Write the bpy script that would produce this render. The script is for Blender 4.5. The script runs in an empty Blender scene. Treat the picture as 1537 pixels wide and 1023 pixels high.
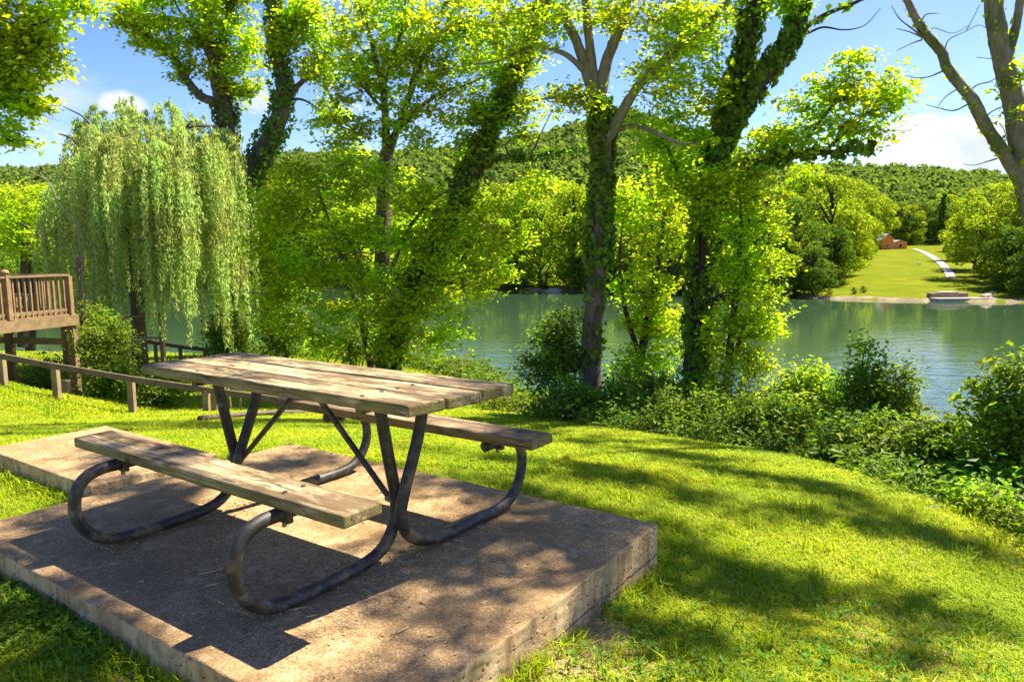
import bpy, bmesh, math, random
import numpy as np
from mathutils import Matrix, Vector
rad = math.radians
rng = np.random.default_rng(7)
random.seed(7)
scene = bpy.context.scene
COL = scene.collection

# ------------------------------------------------------------------ camera
F, PITCH, ROLL, H = 1093.75, 0.11985, -0.0095, 1.2733      # focal in pixels of a 1537-wide frame
IW, IH = 1537.0, 1023.0
cp, sp, cr, sr = math.cos(PITCH), math.sin(PITCH), math.cos(ROLL), math.sin(ROLL)
cam_d = bpy.data.cameras.new("camera")
cam = bpy.data.objects.new("camera", cam_d); COL.objects.link(cam)
cam_d.sensor_width = 36.0; cam_d.lens = F / IW * 36.0
cam_d.clip_start = 0.05; cam_d.clip_end = 6000
r0, u0_, f0 = Vector((1, 0, 0)), Vector((0, sp, cp)), Vector((0, cp, -sp))
rv = r0 * cr + u0_ * sr; uv = u0_ * cr - r0 * sr
M = Matrix((rv, uv, -f0)).transposed().to_4x4(); M.translation = (0, 0, H)
cam.matrix_world = M
scene.camera = cam

def W(px, py, d):
    """world point at forward distance d seen in that direction (surveying helper)"""
    X0 = (px - 768.5) / F; Y0 = (py - 511.5) / F
    X = X0 * cr + Y0 * sr; Y = -(-X0 * sr + Y0 * cr)
    v = np.array([X, cp + Y * sp, -sp + Y * cp])
    return np.array([0, 0, H]) + v * (d / v[1])
def PXM(d): return d / F                                     # metres per photo pixel at distance d

# ------------------------------------------------------------------ helpers
def link(o, parent=None):
    COL.objects.link(o)
    if parent is not None: o.parent = parent
    return o
class MB:
    def __init__(s): s.v = []; s.t = []; s.q = []; s.n = 0
    def add(s, v, tris=None, quads=None):
        v = np.asarray(v, float).reshape(-1, 3)
        if tris is not None and len(tris): s.t.append(np.asarray(tris, int) + s.n)
        if quads is not None and len(quads): s.q.append(np.asarray(quads, int) + s.n)
        s.v.append(v); s.n += len(v)
    def mesh(s, name, mat=None, smooth=False, off=(0, 0, 0)):
        me = bpy.data.meshes.new(name)
        if s.n == 0: return me
        v = np.concatenate(s.v) - np.asarray(off, float)
        t = np.concatenate(s.t) if s.t else np.zeros((0, 3), int)
        q = np.concatenate(s.q) if s.q else np.zeros((0, 4), int)
        nl = t.size + q.size; npoly = len(t) + len(q)
        me.vertices.add(len(v)); me.vertices.foreach_set("co", v.astype(np.float32).ravel())
        me.loops.add(nl); me.loops.foreach_set("vertex_index", np.concatenate([t.ravel(), q.ravel()]).astype(np.int32))
        me.polygons.add(npoly)
        st = np.concatenate([np.arange(len(t)) * 3, t.size + np.arange(len(q)) * 4]).astype(np.int32)
        me.polygons.foreach_set("loop_start", st)
        me.polygons.foreach_set("use_smooth", np.full(npoly, bool(smooth)))
        me.update(calc_edges=True); me.validate()
        if mat is not None: me.materials.append(mat)
        return me
    def build(s, name, mat=None, parent=None, smooth=False, off=None):
        if off is None: off = tuple(parent.location) if parent is not None else (0, 0, 0)
        return link(bpy.data.objects.new(name, s.mesh(name, mat, smooth, off)), parent)
def tag(o, label=None, cat=None, group=None, kind=None):
    if label: o["label"] = label
    if cat: o["category"] = cat
    if group: o["group"] = group
    if kind: o["kind"] = kind
    return o
def empty(name, loc, label, cat, group=None, rz=0):
    o = bpy.data.objects.new(name, None); o.empty_display_size = .2
    o.location = [float(c) for c in loc]; o.rotation_euler = (0, 0, rz); link(o)
    return tag(o, label, cat, group)
BOXQ = [(0, 3, 2, 1), (4, 5, 6, 7), (0, 1, 5, 4), (1, 2, 6, 5), (2, 3, 7, 6), (3, 0, 4, 7)]
def box(mb, lo, hi, R=None, org=(0, 0, 0)):
    x0, y0, z0 = lo; x1, y1, z1 = hi
    v = np.array([(x0, y0, z0), (x1, y0, z0), (x1, y1, z0), (x0, y1, z0), (x0, y0, z1), (x1, y0, z1), (x1, y1, z1), (x0, y1, z1)], float)
    if R is not None: v = v @ np.asarray(R).T
    mb.add(v + np.asarray(org, float), quads=BOXQ)
def beam(mb, a, b, w, h, up=(0, 0, 1)):
    """rectangular bar from a to b, w wide and h deep"""
    a = np.asarray(a, float); b = np.asarray(b, float); d = b - a; L = np.linalg.norm(d); d /= L
    s = np.cross(d, up)
    if np.linalg.norm(s) < 1e-4: s = np.array([1., 0, 0])
    s /= np.linalg.norm(s); n = np.cross(s, d)
    v = []
    for p in (a, b):
        for (i, j) in ((-1, -1), (1, -1), (1, 1), (-1, 1)): v.append(p + s * i * w / 2 + n * j * h / 2)
    mb.add(v, quads=[(0, 1, 2, 3), (7, 6, 5, 4), (0, 4, 5, 1), (1, 5, 6, 2), (2, 6, 7, 3), (3, 7, 4, 0)])
def bevel_obj(o, w=.006, seg=2):
    m = o.modifiers.new("bevel", 'BEVEL'); m.width = w; m.segments = seg; m.limit_method = 'ANGLE'
    return o
def catmull(P, n=6):
    P = np.asarray(P, float)
    if len(P) < 3:
        t = np.linspace(0, 1, n + 1)[:, None]; return P[0] * (1 - t) + P[-1] * t
    Q = np.vstack([2 * P[0] - P[1], P, 2 * P[-1] - P[-2]]); out = []
    for i in range(1, len(Q) - 2):
        p0, p1, p2, p3 = Q[i - 1], Q[i], Q[i + 1], Q[i + 2]
        for t in np.arange(n) / n:
            out.append(.5 * (2 * p1 + (p2 - p0) * t + (2 * p0 - 5 * p1 + 4 * p2 - p3) * t * t + (3 * p1 - p0 - 3 * p2 + p3) * t ** 3))
    out.append(P[-1]); return np.array(out)
def tube(mb, P, R, ns=6, cap=False, rough=0.0, g=None):
    P = np.asarray(P, float); R = np.broadcast_to(np.asarray(R, float), (len(P),))
    T = np.gradient(P, axis=0); T /= np.linalg.norm(T, axis=1)[:, None] + 1e-9
    ref = np.array([0, 0, 1.]) if abs(T[0][2]) < .8 else np.array([1., 0, 0])
    S = np.zeros_like(P); s = np.cross(T[0], ref); s /= np.linalg.norm(s)
    for i in range(len(P)):
        s = s - T[i] * (s @ T[i]); s /= np.linalg.norm(s) + 1e-9; S[i] = s
    B = np.cross(T, S)
    a = np.arange(ns) / ns * 2 * np.pi
    rr = np.ones((len(P), ns))
    if rough: rr += (g or rng).normal(0, rough, (len(P), ns))
    V = P[:, None] + (R[:, None] * rr)[..., None] * (np.cos(a)[None, :, None] * S[:, None] + np.sin(a)[None, :, None] * B[:, None])
    i = np.arange(len(P) - 1)[:, None] * ns; j = np.arange(ns)[None]; k = (j + 1) % ns
    q = np.stack([i + j, i + k, i + ns + k, i + ns + j], -1).reshape(-1, 4)
    V = V.reshape(-1, 3); tr = []
    if cap:
        n0 = len(V); V = np.vstack([V, P[0], P[-1]]); e = (len(P) - 1) * ns
        for m in range(ns): tr += [(n0, (m + 1) % ns, m), (n0 + 1, e + m, e + (m + 1) % ns)]
    mb.add(V, tris=tr if cap else None, quads=q)
def unit(v): return v / (np.linalg.norm(v, axis=-1, keepdims=True) + 1e-9)
def leaves(mb, C, A, N, L, Wd, fold=.15):
    """folded rhombic leaves: centres C, axes A, normals N"""
    n = len(C)
    if n == 0: return
    L = np.broadcast_to(L, (n,))[:, None]; Wd = np.broadcast_to(Wd, (n,))[:, None]
    A = unit(A); N = unit(N - A * np.sum(A * N, 1, keepdims=True)); S = np.cross(N, A)
    v0 = C - A * L * .5; v2 = C + A * L * .5 - N * L * .12
    v1 = C - A * L * .06 + S * Wd * .5 + N * Wd * fold; v3 = C - A * L * .06 - S * Wd * .5 + N * Wd * fold
    V = np.stack([v0, v1, v2, v3], 1).reshape(-1, 3); b = np.arange(n)[:, None] * 4
    mb.add(V, tris=np.concatenate([b + np.array([[0, 2, 1]]), b + np.array([[0, 3, 2]])]))

# ------------------------------------------------------------------ materials
def newmat(name):
    m = bpy.data.materials.new(name); m.use_nodes = True; nt = m.node_tree; nt.nodes.clear()
    out = nt.nodes.new("ShaderNodeOutputMaterial"); return m, nt, out
class NT:
    def __init__(s, nt): s.nt = nt
    def n(s, t, **k):
        o = s.nt.nodes.new(t)
        for a, b in k.items():
            if a.startswith("i_"):
                key = a[2:]; o.inputs[int(key) if key.isdigit() else key.replace("_", " ")].default_value = b
            else: setattr(o, a, b)
        return o
    def l(s, a, b): s.nt.links.new(a, b)
    def ramp(s, fac, stops, interp='LINEAR'):
        r = s.nt.nodes.new("ShaderNodeValToRGB"); r.color_ramp.interpolation = interp
        e = r.color_ramp.elements
        while len(e) < len(stops): e.new(.5)
        for x, (p, c) in zip(e, stops):
            x.position = p; x.color = (c, c, c, 1) if isinstance(c, (int, float)) else (*c, 1)
        s.l(fac, r.inputs[0]); return r.outputs[0]
    def noise(s, vec, scale, detail=4, rough=.6, dist=0):
        o = s.n("ShaderNodeTexNoise"); o.inputs["Scale"].default_value = scale; o.inputs["Detail"].default_value = detail
        o.inputs["Roughness"].default_value = rough; o.inputs["Distortion"].default_value = dist
        if vec is not None: s.l(vec, o.inputs["Vector"])
        return o.outputs[0]
    def mapping(s, vec, scale=(1, 1, 1), loc=(0, 0, 0), rot=(0, 0, 0)):
        o = s.n("ShaderNodeMapping"); o.inputs["Scale"].default_value = scale; o.inputs["Location"].default_value = loc
        o.inputs["Rotation"].default_value = rot; s.l(vec, o.inputs[0]); return o.outputs[0]
    def mix(s, fac, a, b, mode='MIX'):
        o = s.n("ShaderNodeMix", data_type='RGBA', blend_type=mode)
        for sock, x in ((o.inputs[0], fac), (o.inputs[6], a), (o.inputs[7], b)):
            if isinstance(x, (int, float)): sock.default_value = x
            elif isinstance(x, tuple): sock.default_value = (*x, 1)
            else: s.l(x, sock)
        return o.outputs[2]
    def math(s, op, a, b=0.0, c=None):
        o = s.n("ShaderNodeMath", operation=op)
        for sock, x in zip(o.inputs, (a, b, c)):
            if x is None: continue
            if isinstance(x, (int, float)): sock.default_value = x
            else: s.l(x, sock)
        return o.outputs[0]
    def bump(s, h, strength=.3, dist=.01):
        o = s.n("ShaderNodeBump"); o.inputs["Strength"].default_value = strength; o.inputs["Distance"].default_value = dist
        s.l(h, o.inputs["Height"]); return o.outputs[0]
    def coord(s, which="Object"): return s.n("ShaderNodeTexCoord").outputs[which]
    def pos(s): return s.n("ShaderNodeNewGeometry").outputs["Position"]
    def bsdf(s, out, col, rough=.7, spec=.3, normal=None, metal=0):
        b = s.n("ShaderNodeBsdfPrincipled")
        for k, x in (("Base Color", col), ("Roughness", rough), ("Metallic", metal)):
            if isinstance(x, (int, float)): b.inputs[k].default_value = x
            elif isinstance(x, tuple): b.inputs[k].default_value = (*x, 1)
            else: s.l(x, b.inputs[k])
        b.inputs["Specular IOR Level"].default_value = spec
        if normal is not None: s.l(normal, b.inputs["Normal"])
        if out is not None: s.l(b.outputs[0], out.inputs[0])
        return b

def leafmat(name, c0, c1, trans=.4, tcol=None, rough=.5, spec=.22, patch=None):
    m, nt, out = newmat(name); k = NT(nt)
    g = k.n("ShaderNodeNewGeometry")
    col = k.ramp(g.outputs["Random Per Island"], [(0, c0), (1, c1)])
    nz = k.noise(g.outputs["Position"], .9, 2, .5)
    hs = k.n("ShaderNodeHueSaturation"); k.l(col, hs.inputs["Color"])
    k.l(k.ramp(nz, [(.35, .47), (.65, .52)]), hs.inputs["Hue"]); k.l(k.ramp(nz, [(.3, .8), (.7, 1.25)]), hs.inputs["Value"])
    col = hs.outputs[0]
    b = k.bsdf(None, col, rough, spec)
    t = k.n("ShaderNodeBsdfTranslucent")
    tc = k.mix(1.0, col, tcol or (1.55, 1.7, .55), 'MULTIPLY'); k.l(tc, t.inputs[0])
    mx = k.n("ShaderNodeMixShader"); mx.inputs[0].default_value = trans
    k.l(b.outputs[0], mx.inputs[1]); k.l(t.outputs[0], mx.inputs[2]); k.l(mx.outputs[0], out.inputs[0])
    return m
LM = {}
LM['spring'] = leafmat("spring_leaf", (.16, .28, .012), (.47, .52, .014), .64)
LM['lime'] = leafmat("lime_leaf", (.16, .28, .012), (.49, .55, .014), .66)
LM['hill'] = leafmat("hill_leaf", (.085, .14, .034), (.17, .225, .05), .36, rough=.8, spec=.05)
LM['maple'] = leafmat("maple_leaf", (.13, .25, .012), (.40, .46, .014), .62)
LM['deep'] = leafmat("deep_leaf", (.06, .13, .012), (.19, .28, .018), .45)
LM['ivy'] = leafmat("ivy_leaf", (.045, .105, .010), (.18, .27, .018), .42, rough=.4, spec=.35)
LM['willow'] = leafmat("willow_leaf", (.23, .31, .09), (.50, .56, .20), .55, tcol=(1.35, 1.5, .8))
LM['hedge'] = leafmat("hedge_leaf", (.07, .135, .014), (.24, .32, .022), .43, rough=.6, spec=.15)
LM['bright'] = leafmat("bright_leaf", (.16, .26, .012), (.38, .46, .016), .52)
LM['under'] = leafmat("undergrowth_leaf", (.05, .10, .012), (.17, .25, .02), .40, rough=.55, spec=.2)
LM['far'] = leafmat("far_leaf", (.13, .20, .012), (.34, .39, .018), .42, rough=.7, spec=.08)
LM['fardark'] = leafmat("far_dark_leaf", (.05, .11, .012), (.16, .23, .018), .34, rough=.7, spec=.08)

def bark(name, c0, c1, sc=1.0, moss=0.0):
    m, nt, out = newmat(name); k = NT(nt); p = k.pos()
    v = k.mapping(p, (14 * sc, 14 * sc, 2.2 * sc))
    a = k.noise(v, 1.6, 6, .7, .6); b = k.noise(p, 1.3, 3)
    col = k.ramp(a, [(.3, c0), (.7, c1)])
    col = k.mix(k.ramp(b, [(.5, 0.0), (.66, .4)]), col, tuple(min(1, x * 1.3) for x in c1))
    if moss: col = k.mix(k.math('MULTIPLY', k.ramp(k.noise(p, 3.1, 5), [(.45, 0.0), (.6, 1.0)]), moss), col, (.07, .10, .015))
    k.bsdf(out, col, .85, .15, k.bump(a, .8, .03)); return m
BK = {'grey': bark("grey_bark", (.10, .078, .058), (.30, .25, .20)), 'brown': bark("brown_bark", (.06, .042, .03), (.19, .14, .10)),
      'mossy': bark("mossy_bark", (.09, .075, .055), (.26, .22, .17), 1, .75), 'dark': bark("dark_bark", (.03, .024, .018), (.09, .07, .05)),
      'pale': bark("pale_twig_bark", (.2, .16, .12), (.38, .32, .25))}

def weathered(name, c0, c1, c2, mildew=(.20, .17, .05), axis=0, rnd=True, mil=.8, sc=1.0):
    """grey brown timber, grain along one axis of the object"""
    m, nt, out = newmat(name); k = NT(nt); co = k.coord()
    if rnd:
        oi = k.n("ShaderNodeObjectInfo"); ad = k.n("ShaderNodeVectorMath", operation='ADD')
        cb = k.n("ShaderNodeCombineXYZ"); k.l(k.math('MULTIPLY', oi.outputs["Random"], 37.0), cb.inputs[0]); k.l(k.math('MULTIPLY', oi.outputs["Random"], 11.0), cb.inputs[1])
        k.l(co, ad.inputs[0]); k.l(cb.outputs[0], ad.inputs[1]); co = ad.outputs[0]
    st = [1.2 * sc, 1.2 * sc, 1.2 * sc]; hi = [34 * sc, 34 * sc, 34 * sc]; hi[axis] = st[axis]
    fine = [150 * sc] * 3; fine[axis] = 3.0 * sc
    wv = k.noise(co, 2.5, 3); warp = k.n("ShaderNodeVectorMath", operation='MULTIPLY_ADD')
    cc = k.n("ShaderNodeCombineXYZ")
    for i in range(3):
        if i != axis: k.l(wv, cc.inputs[i])
    k.l(cc.outputs[0], warp.inputs[0]); warp.inputs[1].default_value = (.05, .05, .05); k.l(co, warp.inputs[2]); wc = warp.outputs[0]
    g1 = k.noise(k.mapping(wc, tuple(hi)), 1, 5, .65); g2 = k.noise(k.mapping(wc, tuple(fine)), 1, 3, .6)
    blot = k.noise(k.mapping(co, (1.6, 6, 6) if axis == 0 else (6, 6, 1.6)), 1.7, 6, .72)
    col = k.ramp(g1, [(.28, c0), (.5, c1), (.74, c2)])
    col = k.mix(k.ramp(g2, [(.3, .75), (.52, 0.0)]), col, tuple(x * .35 for x in c0))
    col = k.mix(k.ramp(blot, [(.44, .85), (.56, 0.0)]), col, tuple(x * .62 for x in c0))
    vo = k.n("ShaderNodeTexVoronoi"); vo.inputs["Scale"].default_value = 1.0; k.l(k.mapping(wc, (4.5, 9, 9) if axis == 0 else (9, 9, 4.5)), vo.inputs["Vector"])
    col = k.mix(k.ramp(vo.outputs["Distance"], [(.08, .95), (.15, 0.0)]), col, tuple(x * .22 for x in c0))
    cw = [70 * sc] * 3; cw[axis] = 1.1 * sc
    crack = k.ramp(k.noise(k.mapping(wc, tuple(cw), (3, 5, 7)), 1, 2, .5), [(.60, 0.0), (.66, 1.0)])
    col = k.mix(k.math('MULTIPLY', crack, .8), col, (.03, .022, .015))
    ge = k.n("ShaderNodeNewGeometry"); sx = k.n("ShaderNodeSeparateXYZ"); k.l(ge.outputs["Normal"], sx.inputs[0])
    side = k.ramp(k.math('ABSOLUTE', sx.outputs[2]), [(.3, 1.0), (.8, 0.0)])
    mm = k.math('MULTIPLY', side, k.ramp(k.noise(co, 7, 5), [(.38, 0.0), (.58, mil)]))
    col = k.mix(mm, col, mildew)
    hgt = k.math('SUBTRACT', k.math('ADD', g1, k.math('MULTIPLY', g2, .5)), k.math('MULTIPLY', crack, .8))
    k.bsdf(out, col, .8, .2, k.bump(hgt, .6, .006)); return m
WOOD = weathered("weathered_table_wood", (.155, .10, .045), (.385, .285, .148), (.66, .52, .30))
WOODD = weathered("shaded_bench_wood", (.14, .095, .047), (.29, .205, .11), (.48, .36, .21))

m, nt, out = newmat("worn_black_pipe"); k = NT(nt); co = k.coord()
wear = k.noise(co, 17, 7, .75, .3); w2 = k.noise(co, 55, 3)
col = k.ramp(wear, [(.46, (.031, .027, .022)), (.58, (.066, .058, .046)), (.67, (.17, .155, .135))])
col = k.mix(k.ramp(k.noise(co, 5, 5), [(.56, 0.0), (.66, .7)]), col, (.24, .16, .075))
k.bsdf(out, col, k.ramp(wear, [(.3, .42), (.7, .65)]), .4, k.bump(k.math('ADD', wear, k.math('MULTIPLY', w2, .3)), .25, .002), .15)
PIPE = m
m, nt, out = newmat("galvanised_bolt"); k = NT(nt); k.bsdf(out, (.2, .19, .17), .5, .5, None, .8); BOLT = m

def concrete(name, base, light):
    m, nt, out = newmat(name); k = NT(nt); co = k.coord()
    f = k.noise(co, 105, 4, .88); md = k.noise(co, 27, 6, .8, 2.0); lg = k.noise(co, 1.7, 5, .65)
    col = k.ramp(f, [(.34, tuple(x * .35 for x in base)), (.5, base), (.64, light)])
    col = k.mix(k.ramp(md, [(.44, .8), (.55, 0.0)]), col, tuple(x * .42 for x in base))
    col = k.mix(k.ramp(lg, [(.38, .7), (.58, 0.0)]), col, tuple(x * .5 for x in base)); l2 = k.noise(co, 6, 6, .75); col = k.mix(k.ramp(l2, [(.54, 0.0), (.68, .55)]), col, tuple(x * .95 for x in light)); col = k.mix(k.ramp(k.noise(k.mapping(co, (1, 1, 1), (5, 2, 0)), 11, 4, .6), [(.60, 0.0), (.68, .6)]), col, tuple(x * .4 for x in base))
    vo = k.n("ShaderNodeTexVoronoi"); vo.inputs["Scale"].default_value = 95; k.l(co, vo.inputs["Vector"])
    col = k.mix(k.ramp(vo.outputs["Distance"], [(.10, .7), (.22, 0.0)]), col, light)
    ge = k.n("ShaderNodeNewGeometry"); sx = k.n("ShaderNodeSeparateXYZ"); k.l(ge.outputs["Normal"], sx.inputs[0])
    side = k.ramp(k.math('ABSOLUTE', sx.outputs[2]), [(.3, 1.0), (.8, 0.0)])
    streak = k.noise(k.mapping(co, (9, 9, 1.2)), 1, 5, .7)
    sc_ = k.ramp(streak, [(.32, (.25, .155, .075)), (.5, (.56, .375, .19)), (.7, (.76, .57, .33))])
    sc_ = k.mix(k.ramp(k.noise(co, 16, 5), [(.5, 0.0), (.64, .6)]), sc_, (.20, .13, .07))
    pit = k.n("ShaderNodeTexVoronoi"); pit.inputs["Scale"].default_value = 26; k.l(k.mapping(co, (1, 1, 1.4)), pit.inputs["Vector"])
    sc_ = k.mix(k.ramp(pit.outputs["Distance"], [(.10, .9), (.2, 0.0)]), sc_, (.05, .036, .022))
    so_ = k.n("ShaderNodeSeparateXYZ"); k.l(co, so_.inputs[0])
    cz = k.math('ABSOLUTE', k.math('ADD', k.math('ADD', so_.outputs[2], .15), k.math('MULTIPLY', k.math('SUBTRACT', k.noise(co, 5, 4, .7), .5), .05)))
    crk = k.math('MULTIPLY', k.ramp(cz, [(.002, 1.0), (.005, 0.0)]), k.ramp(k.noise(co, 3.2, 2), [(.40, 0.0), (.46, 1.0)]))
    sc_ = k.mix(crk, sc_, (.03, .02, .012))
    col = k.mix(side, col, sc_)
    hgt = k.math('ADD', k.math('MULTIPLY', f, .5), k.math('ADD', md, k.math('MULTIPLY', k.math('MULTIPLY', side, k.ramp(pit.outputs["Distance"], [(.05, 0.0), (.3, 1.0)])), .8)))
    k.bsdf(out, col, .9, .15, k.bump(hgt, .75, .008)); return m
CONC = concrete("exposed_aggregate_concrete", (.415, .262, .112), (.72, .515, .285))

def groundmat(name):
    m, nt, out = newmat(name); k = NT(nt); p = k.pos()
    f = k.noise(p, 90, 4, .75); md = k.noise(p, 6, 5, .7); lg = k.noise(p, .7, 4, .6)
    g = k.ramp(f, [(.3, (.07, .095, .010)), (.55, (.17, .21, .014)), (.75, (.30, .32, .025))])
    dry = k.ramp(f, [(.3, (.15, .11, .055)), (.55, (.32, .25, .12)), (.75, (.48, .40, .20))])
    at = k.n("ShaderNodeAttribute", attribute_name="bare"); near = k.ramp(k.math('ADD', at.outputs["Fac"], k.math('MULTIPLY', k.math('SUBTRACT', md, .5), .8)), [(.35, 0.0), (.6, 1.0)])
    k.bsdf(out, k.mix(near, g, dry), .95, .1, k.bump(k.math('ADD', f, md), .8, .02)); return m
GROUND = groundmat("lawn_ground")
m, nt, out = newmat("grass_blade"); k = NT(nt); g = k.n("ShaderNodeNewGeometry"); p = g.outputs["Position"]
col = k.ramp(g.outputs["Random Per Island"], [(0, (.155, .26, .005)), (.6, (.38, .46, .007)), (.86, (.53, .53, .014)), (.93, (.60, .48, .13))])
pn = k.ramp(k.noise(p, 1.1, 4, .6), [(.38, 0.0), (.66, 1.0)])
col = k.mix(pn, k.mix(.5, col, (.15, .28, .005)), k.mix(.4, col, (.47, .49, .016)))
b = k.bsdf(None, col, .6, .12); t = k.n("ShaderNodeBsdfTranslucent"); k.l(k.mix(1.0, col, (1.5, 1.5, .8), 'MULTIPLY'), t.inputs[0])
mx = k.n("ShaderNodeMixShader"); mx.inputs[0].default_value = .4; k.l(b.outputs[0], mx.inputs[1]); k.l(t.outputs[0], mx.inputs[2]); k.l(mx.outputs[0], out.inputs[0])
GRASS = m
m, nt, out = newmat("soil_bank"); k = NT(nt); p = k.pos(); f = k.noise(p, 14, 5, .7)
k.bsdf(out, k.ramp(f, [(.3, (.035, .045, .012)), (.7, (.08, .10, .02))]), .95, .1, k.bump(f, .8, .05)); BANK = m
m, nt, out = newmat("far_meadow"); k = NT(nt); p = k.pos(); f = k.noise(p, .25, 5, .65); f2 = k.noise(p, 3, 4)
c = k.mix(k.ramp(f, [(.35, 0.0), (.65, 1.0)]), (.10, .125, .003), (.15, .16, .004)); c = k.mix(k.ramp(f2, [(.35, .4), (.6, 0.0)]), c, (.08, .11, .003)); c = k.mix(k.ramp(f, [(.48, 0.0), (.7, .5)]), c, (.20, .18, .02)); f3 = k.noise(p, .07, 4, .6); c = k.mix(k.ramp(f3, [(.4, .45), (.6, 0.0)]), c, (.075, .11, .003)); sp_ = k.n("ShaderNodeSeparateXYZ"); k.l(p, sp_.inputs[0]); c = k.mix(k.ramp(k.math('DIVIDE', sp_.outputs[1], 1000.0), [(.222, 0.0), (.236, 1.0)]), c, (.035, .06, .015))
k.bsdf(out, c, .95, .02); MEADOW = m
m, nt, out = newmat("lake_water"); k = NT(nt); p = k.pos()
w1 = k.noise(k.mapping(p, (.55, 1.5, 1), rot=(0, 0, .25)), 1.0, 3, .55, .3); w2 = k.noise(k.mapping(p, (2.2, 4.5, 1), rot=(0, 0, -.3)), 1.0, 2, .5)
w3 = k.noise(p, .035, 3, .5)
sy_ = k.n("ShaderNodeSeparateXYZ"); k.l(p, sy_.inputs[0]); amp = k.math('MULTIPLY', k.ramp(w3, [(.36, .6), (.6, 1.2)]), k.ramp(k.math('DIVIDE', sy_.outputs[1], 100.0), [(.26, 1.0), (.40, .5), (.55, .14), (.7, .045)]))
hh = k.math('MULTIPLY', k.math('ADD', k.math('MULTIPLY', w1, 1.0), k.math('MULTIPLY', w2, .35)), amp)
b = k.bsdf(out, (.038, .075, .035), .02, .5, k.bump(hh, .8, .11)); b.inputs["IOR"].default_value = 1.9
WATER = m
def flat(name, c, rough=.7, spec=.3, var=.25, sc=6, metal=0):
    m, nt, out = newmat(name); k = NT(nt); co = k.coord(); f = k.noise(co, sc, 6, .72)
    k.bsdf(out, k.ramp(f, [(.3, tuple(x * (1 - var) for x in c)), (.7, tuple(min(1, x * (1 + var)) for x in c))]), rough, spec, k.bump(f, .3, .01), metal); return m

DECKW = flat("stained_deck_wood", (.24, .16, .078), .8, .2, .35, 7); DECKV = flat("stained_post_wood", (.22, .145, .07), .8, .2, .35, 6)
FENW = flat("fence_rail_wood", (.15, .108, .07), .85, .15, .35, 5); FENV = flat("fence_post_wood", (.24, .175, .095), .85, .15, .35, 5)

# ------------------------------------------------------------------ terrain
BND = np.array([(3.3, -8), (3.2, -2), (3.05, 2), (2.9, 4.0), (2.72, 5.0), (2.75, 5.9), (2.6, 6.8), (1.75, 7.6), (.9, 9.0), (.3, 11), (-.6, 15), (-1.6, 19), (-4, 22), (-9, 23.5), (-20, 26), (-50, 28)], float)
def sdist(x, y):
    """distance outside the lawn boundary (positive towards the lake)"""
    P = np.stack([np.ravel(x), np.ravel(y)], 1); best = np.full(len(P), 1e9); sg = np.ones(len(P))
    for a, b in zip(BND[:-1], BND[1:]):
        d = b - a; t = np.clip(((P - a) @ d) / (d @ d), 0, 1); q = a + t[:, None] * d
        dist = np.hypot(*(P - q).T); c = d[0] * (P[:, 1] - a[1]) - d[1] * (P[:, 0] - a[0])
        up = dist < best; best = np.where(up, dist, best); sg = np.where(up, np.where(c < 0, 1, -1), sg)
    return (best * sg).reshape(np.shape(x))
WL = -4.73
_gy = np.array([-8, 1, 2.1, 3.3, 4.8, 6, 8, 11, 14, 17, 22, 60]); _gz = np.array([-.10, -.13, -.13, -.14, -.11, -.26, -.62, -1.2, -1.78, -1.95, -1.95, -2.2])
def zlawn(x, y):
    g = sum(np.interp(y + o, _gy, _gz) for o in (-.6, -.3, 0, .3, .6)) / 5
    t = -.06 * np.clip(x + 1.0, 0, 6) * np.clip((y - 1.5) / 1.5, 0, 1)
    t = t - .035 * np.clip(x - .6, 0, 5) ** 2 * .6
    w = .02 * np.sin(x * 1.3 + y * .7) * np.clip((np.hypot(x, y) - 4) / 3, 0, 1)
    l = .24 * np.clip(-x - 6.9, 0, 4) * np.clip((y - 8) / 4, 0, 1) * np.clip((15.8 - y) / 2.2, 0, 1)
    return g + t + w + l
def zter(x, y):
    x = np.asarray(x, float); y = np.asarray(y, float); s = np.maximum(sdist(x, y), 0)
    drop = .52 * (np.sqrt(s * s + .5) - .707)
    return np.maximum(zlawn(x, y) - drop, WL - 1.2) + 2.0 * np.exp(-((x - 8.2) ** 2 + (y - 9.2) ** 2) / 4.5)
def gridmesh(name, xs, ys, zf, mat, kind='structure', smooth=True):
    X, Y = np.meshgrid(xs, ys); Z = zf(X, Y); mb = MB(); nx = len(xs)
    i = np.arange(len(ys) - 1)[:, None] * nx + np.arange(nx - 1)[None]
    mb.add(np.stack([X, Y, Z], -1).reshape(-1, 3), quads=np.stack([i, i + 1, i + nx + 1, i + nx], -1).reshape(-1, 4))
    return tag(mb.build(name, mat, None, smooth), kind=kind)
lawn = gridmesh("lawn", np.concatenate([np.arange(-60, -12, 1.5), np.arange(-12, -4, .2), np.arange(-4, 4, .1), np.arange(4, 40, 1.2)]),
                np.concatenate([np.arange(-8, 1, .8), np.arange(1, 5, .1), np.arange(5, 14, .2), np.arange(14, 46, .8)]), zter, GROUND)
mb = MB(); mb.add([(-900, 4, WL), (900, 4, WL), (900, 400, WL), (-900, 400, WL)], quads=[(0, 1, 2, 3)])
tag(mb.build("lake_water", WATER), kind='structure')
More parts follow.
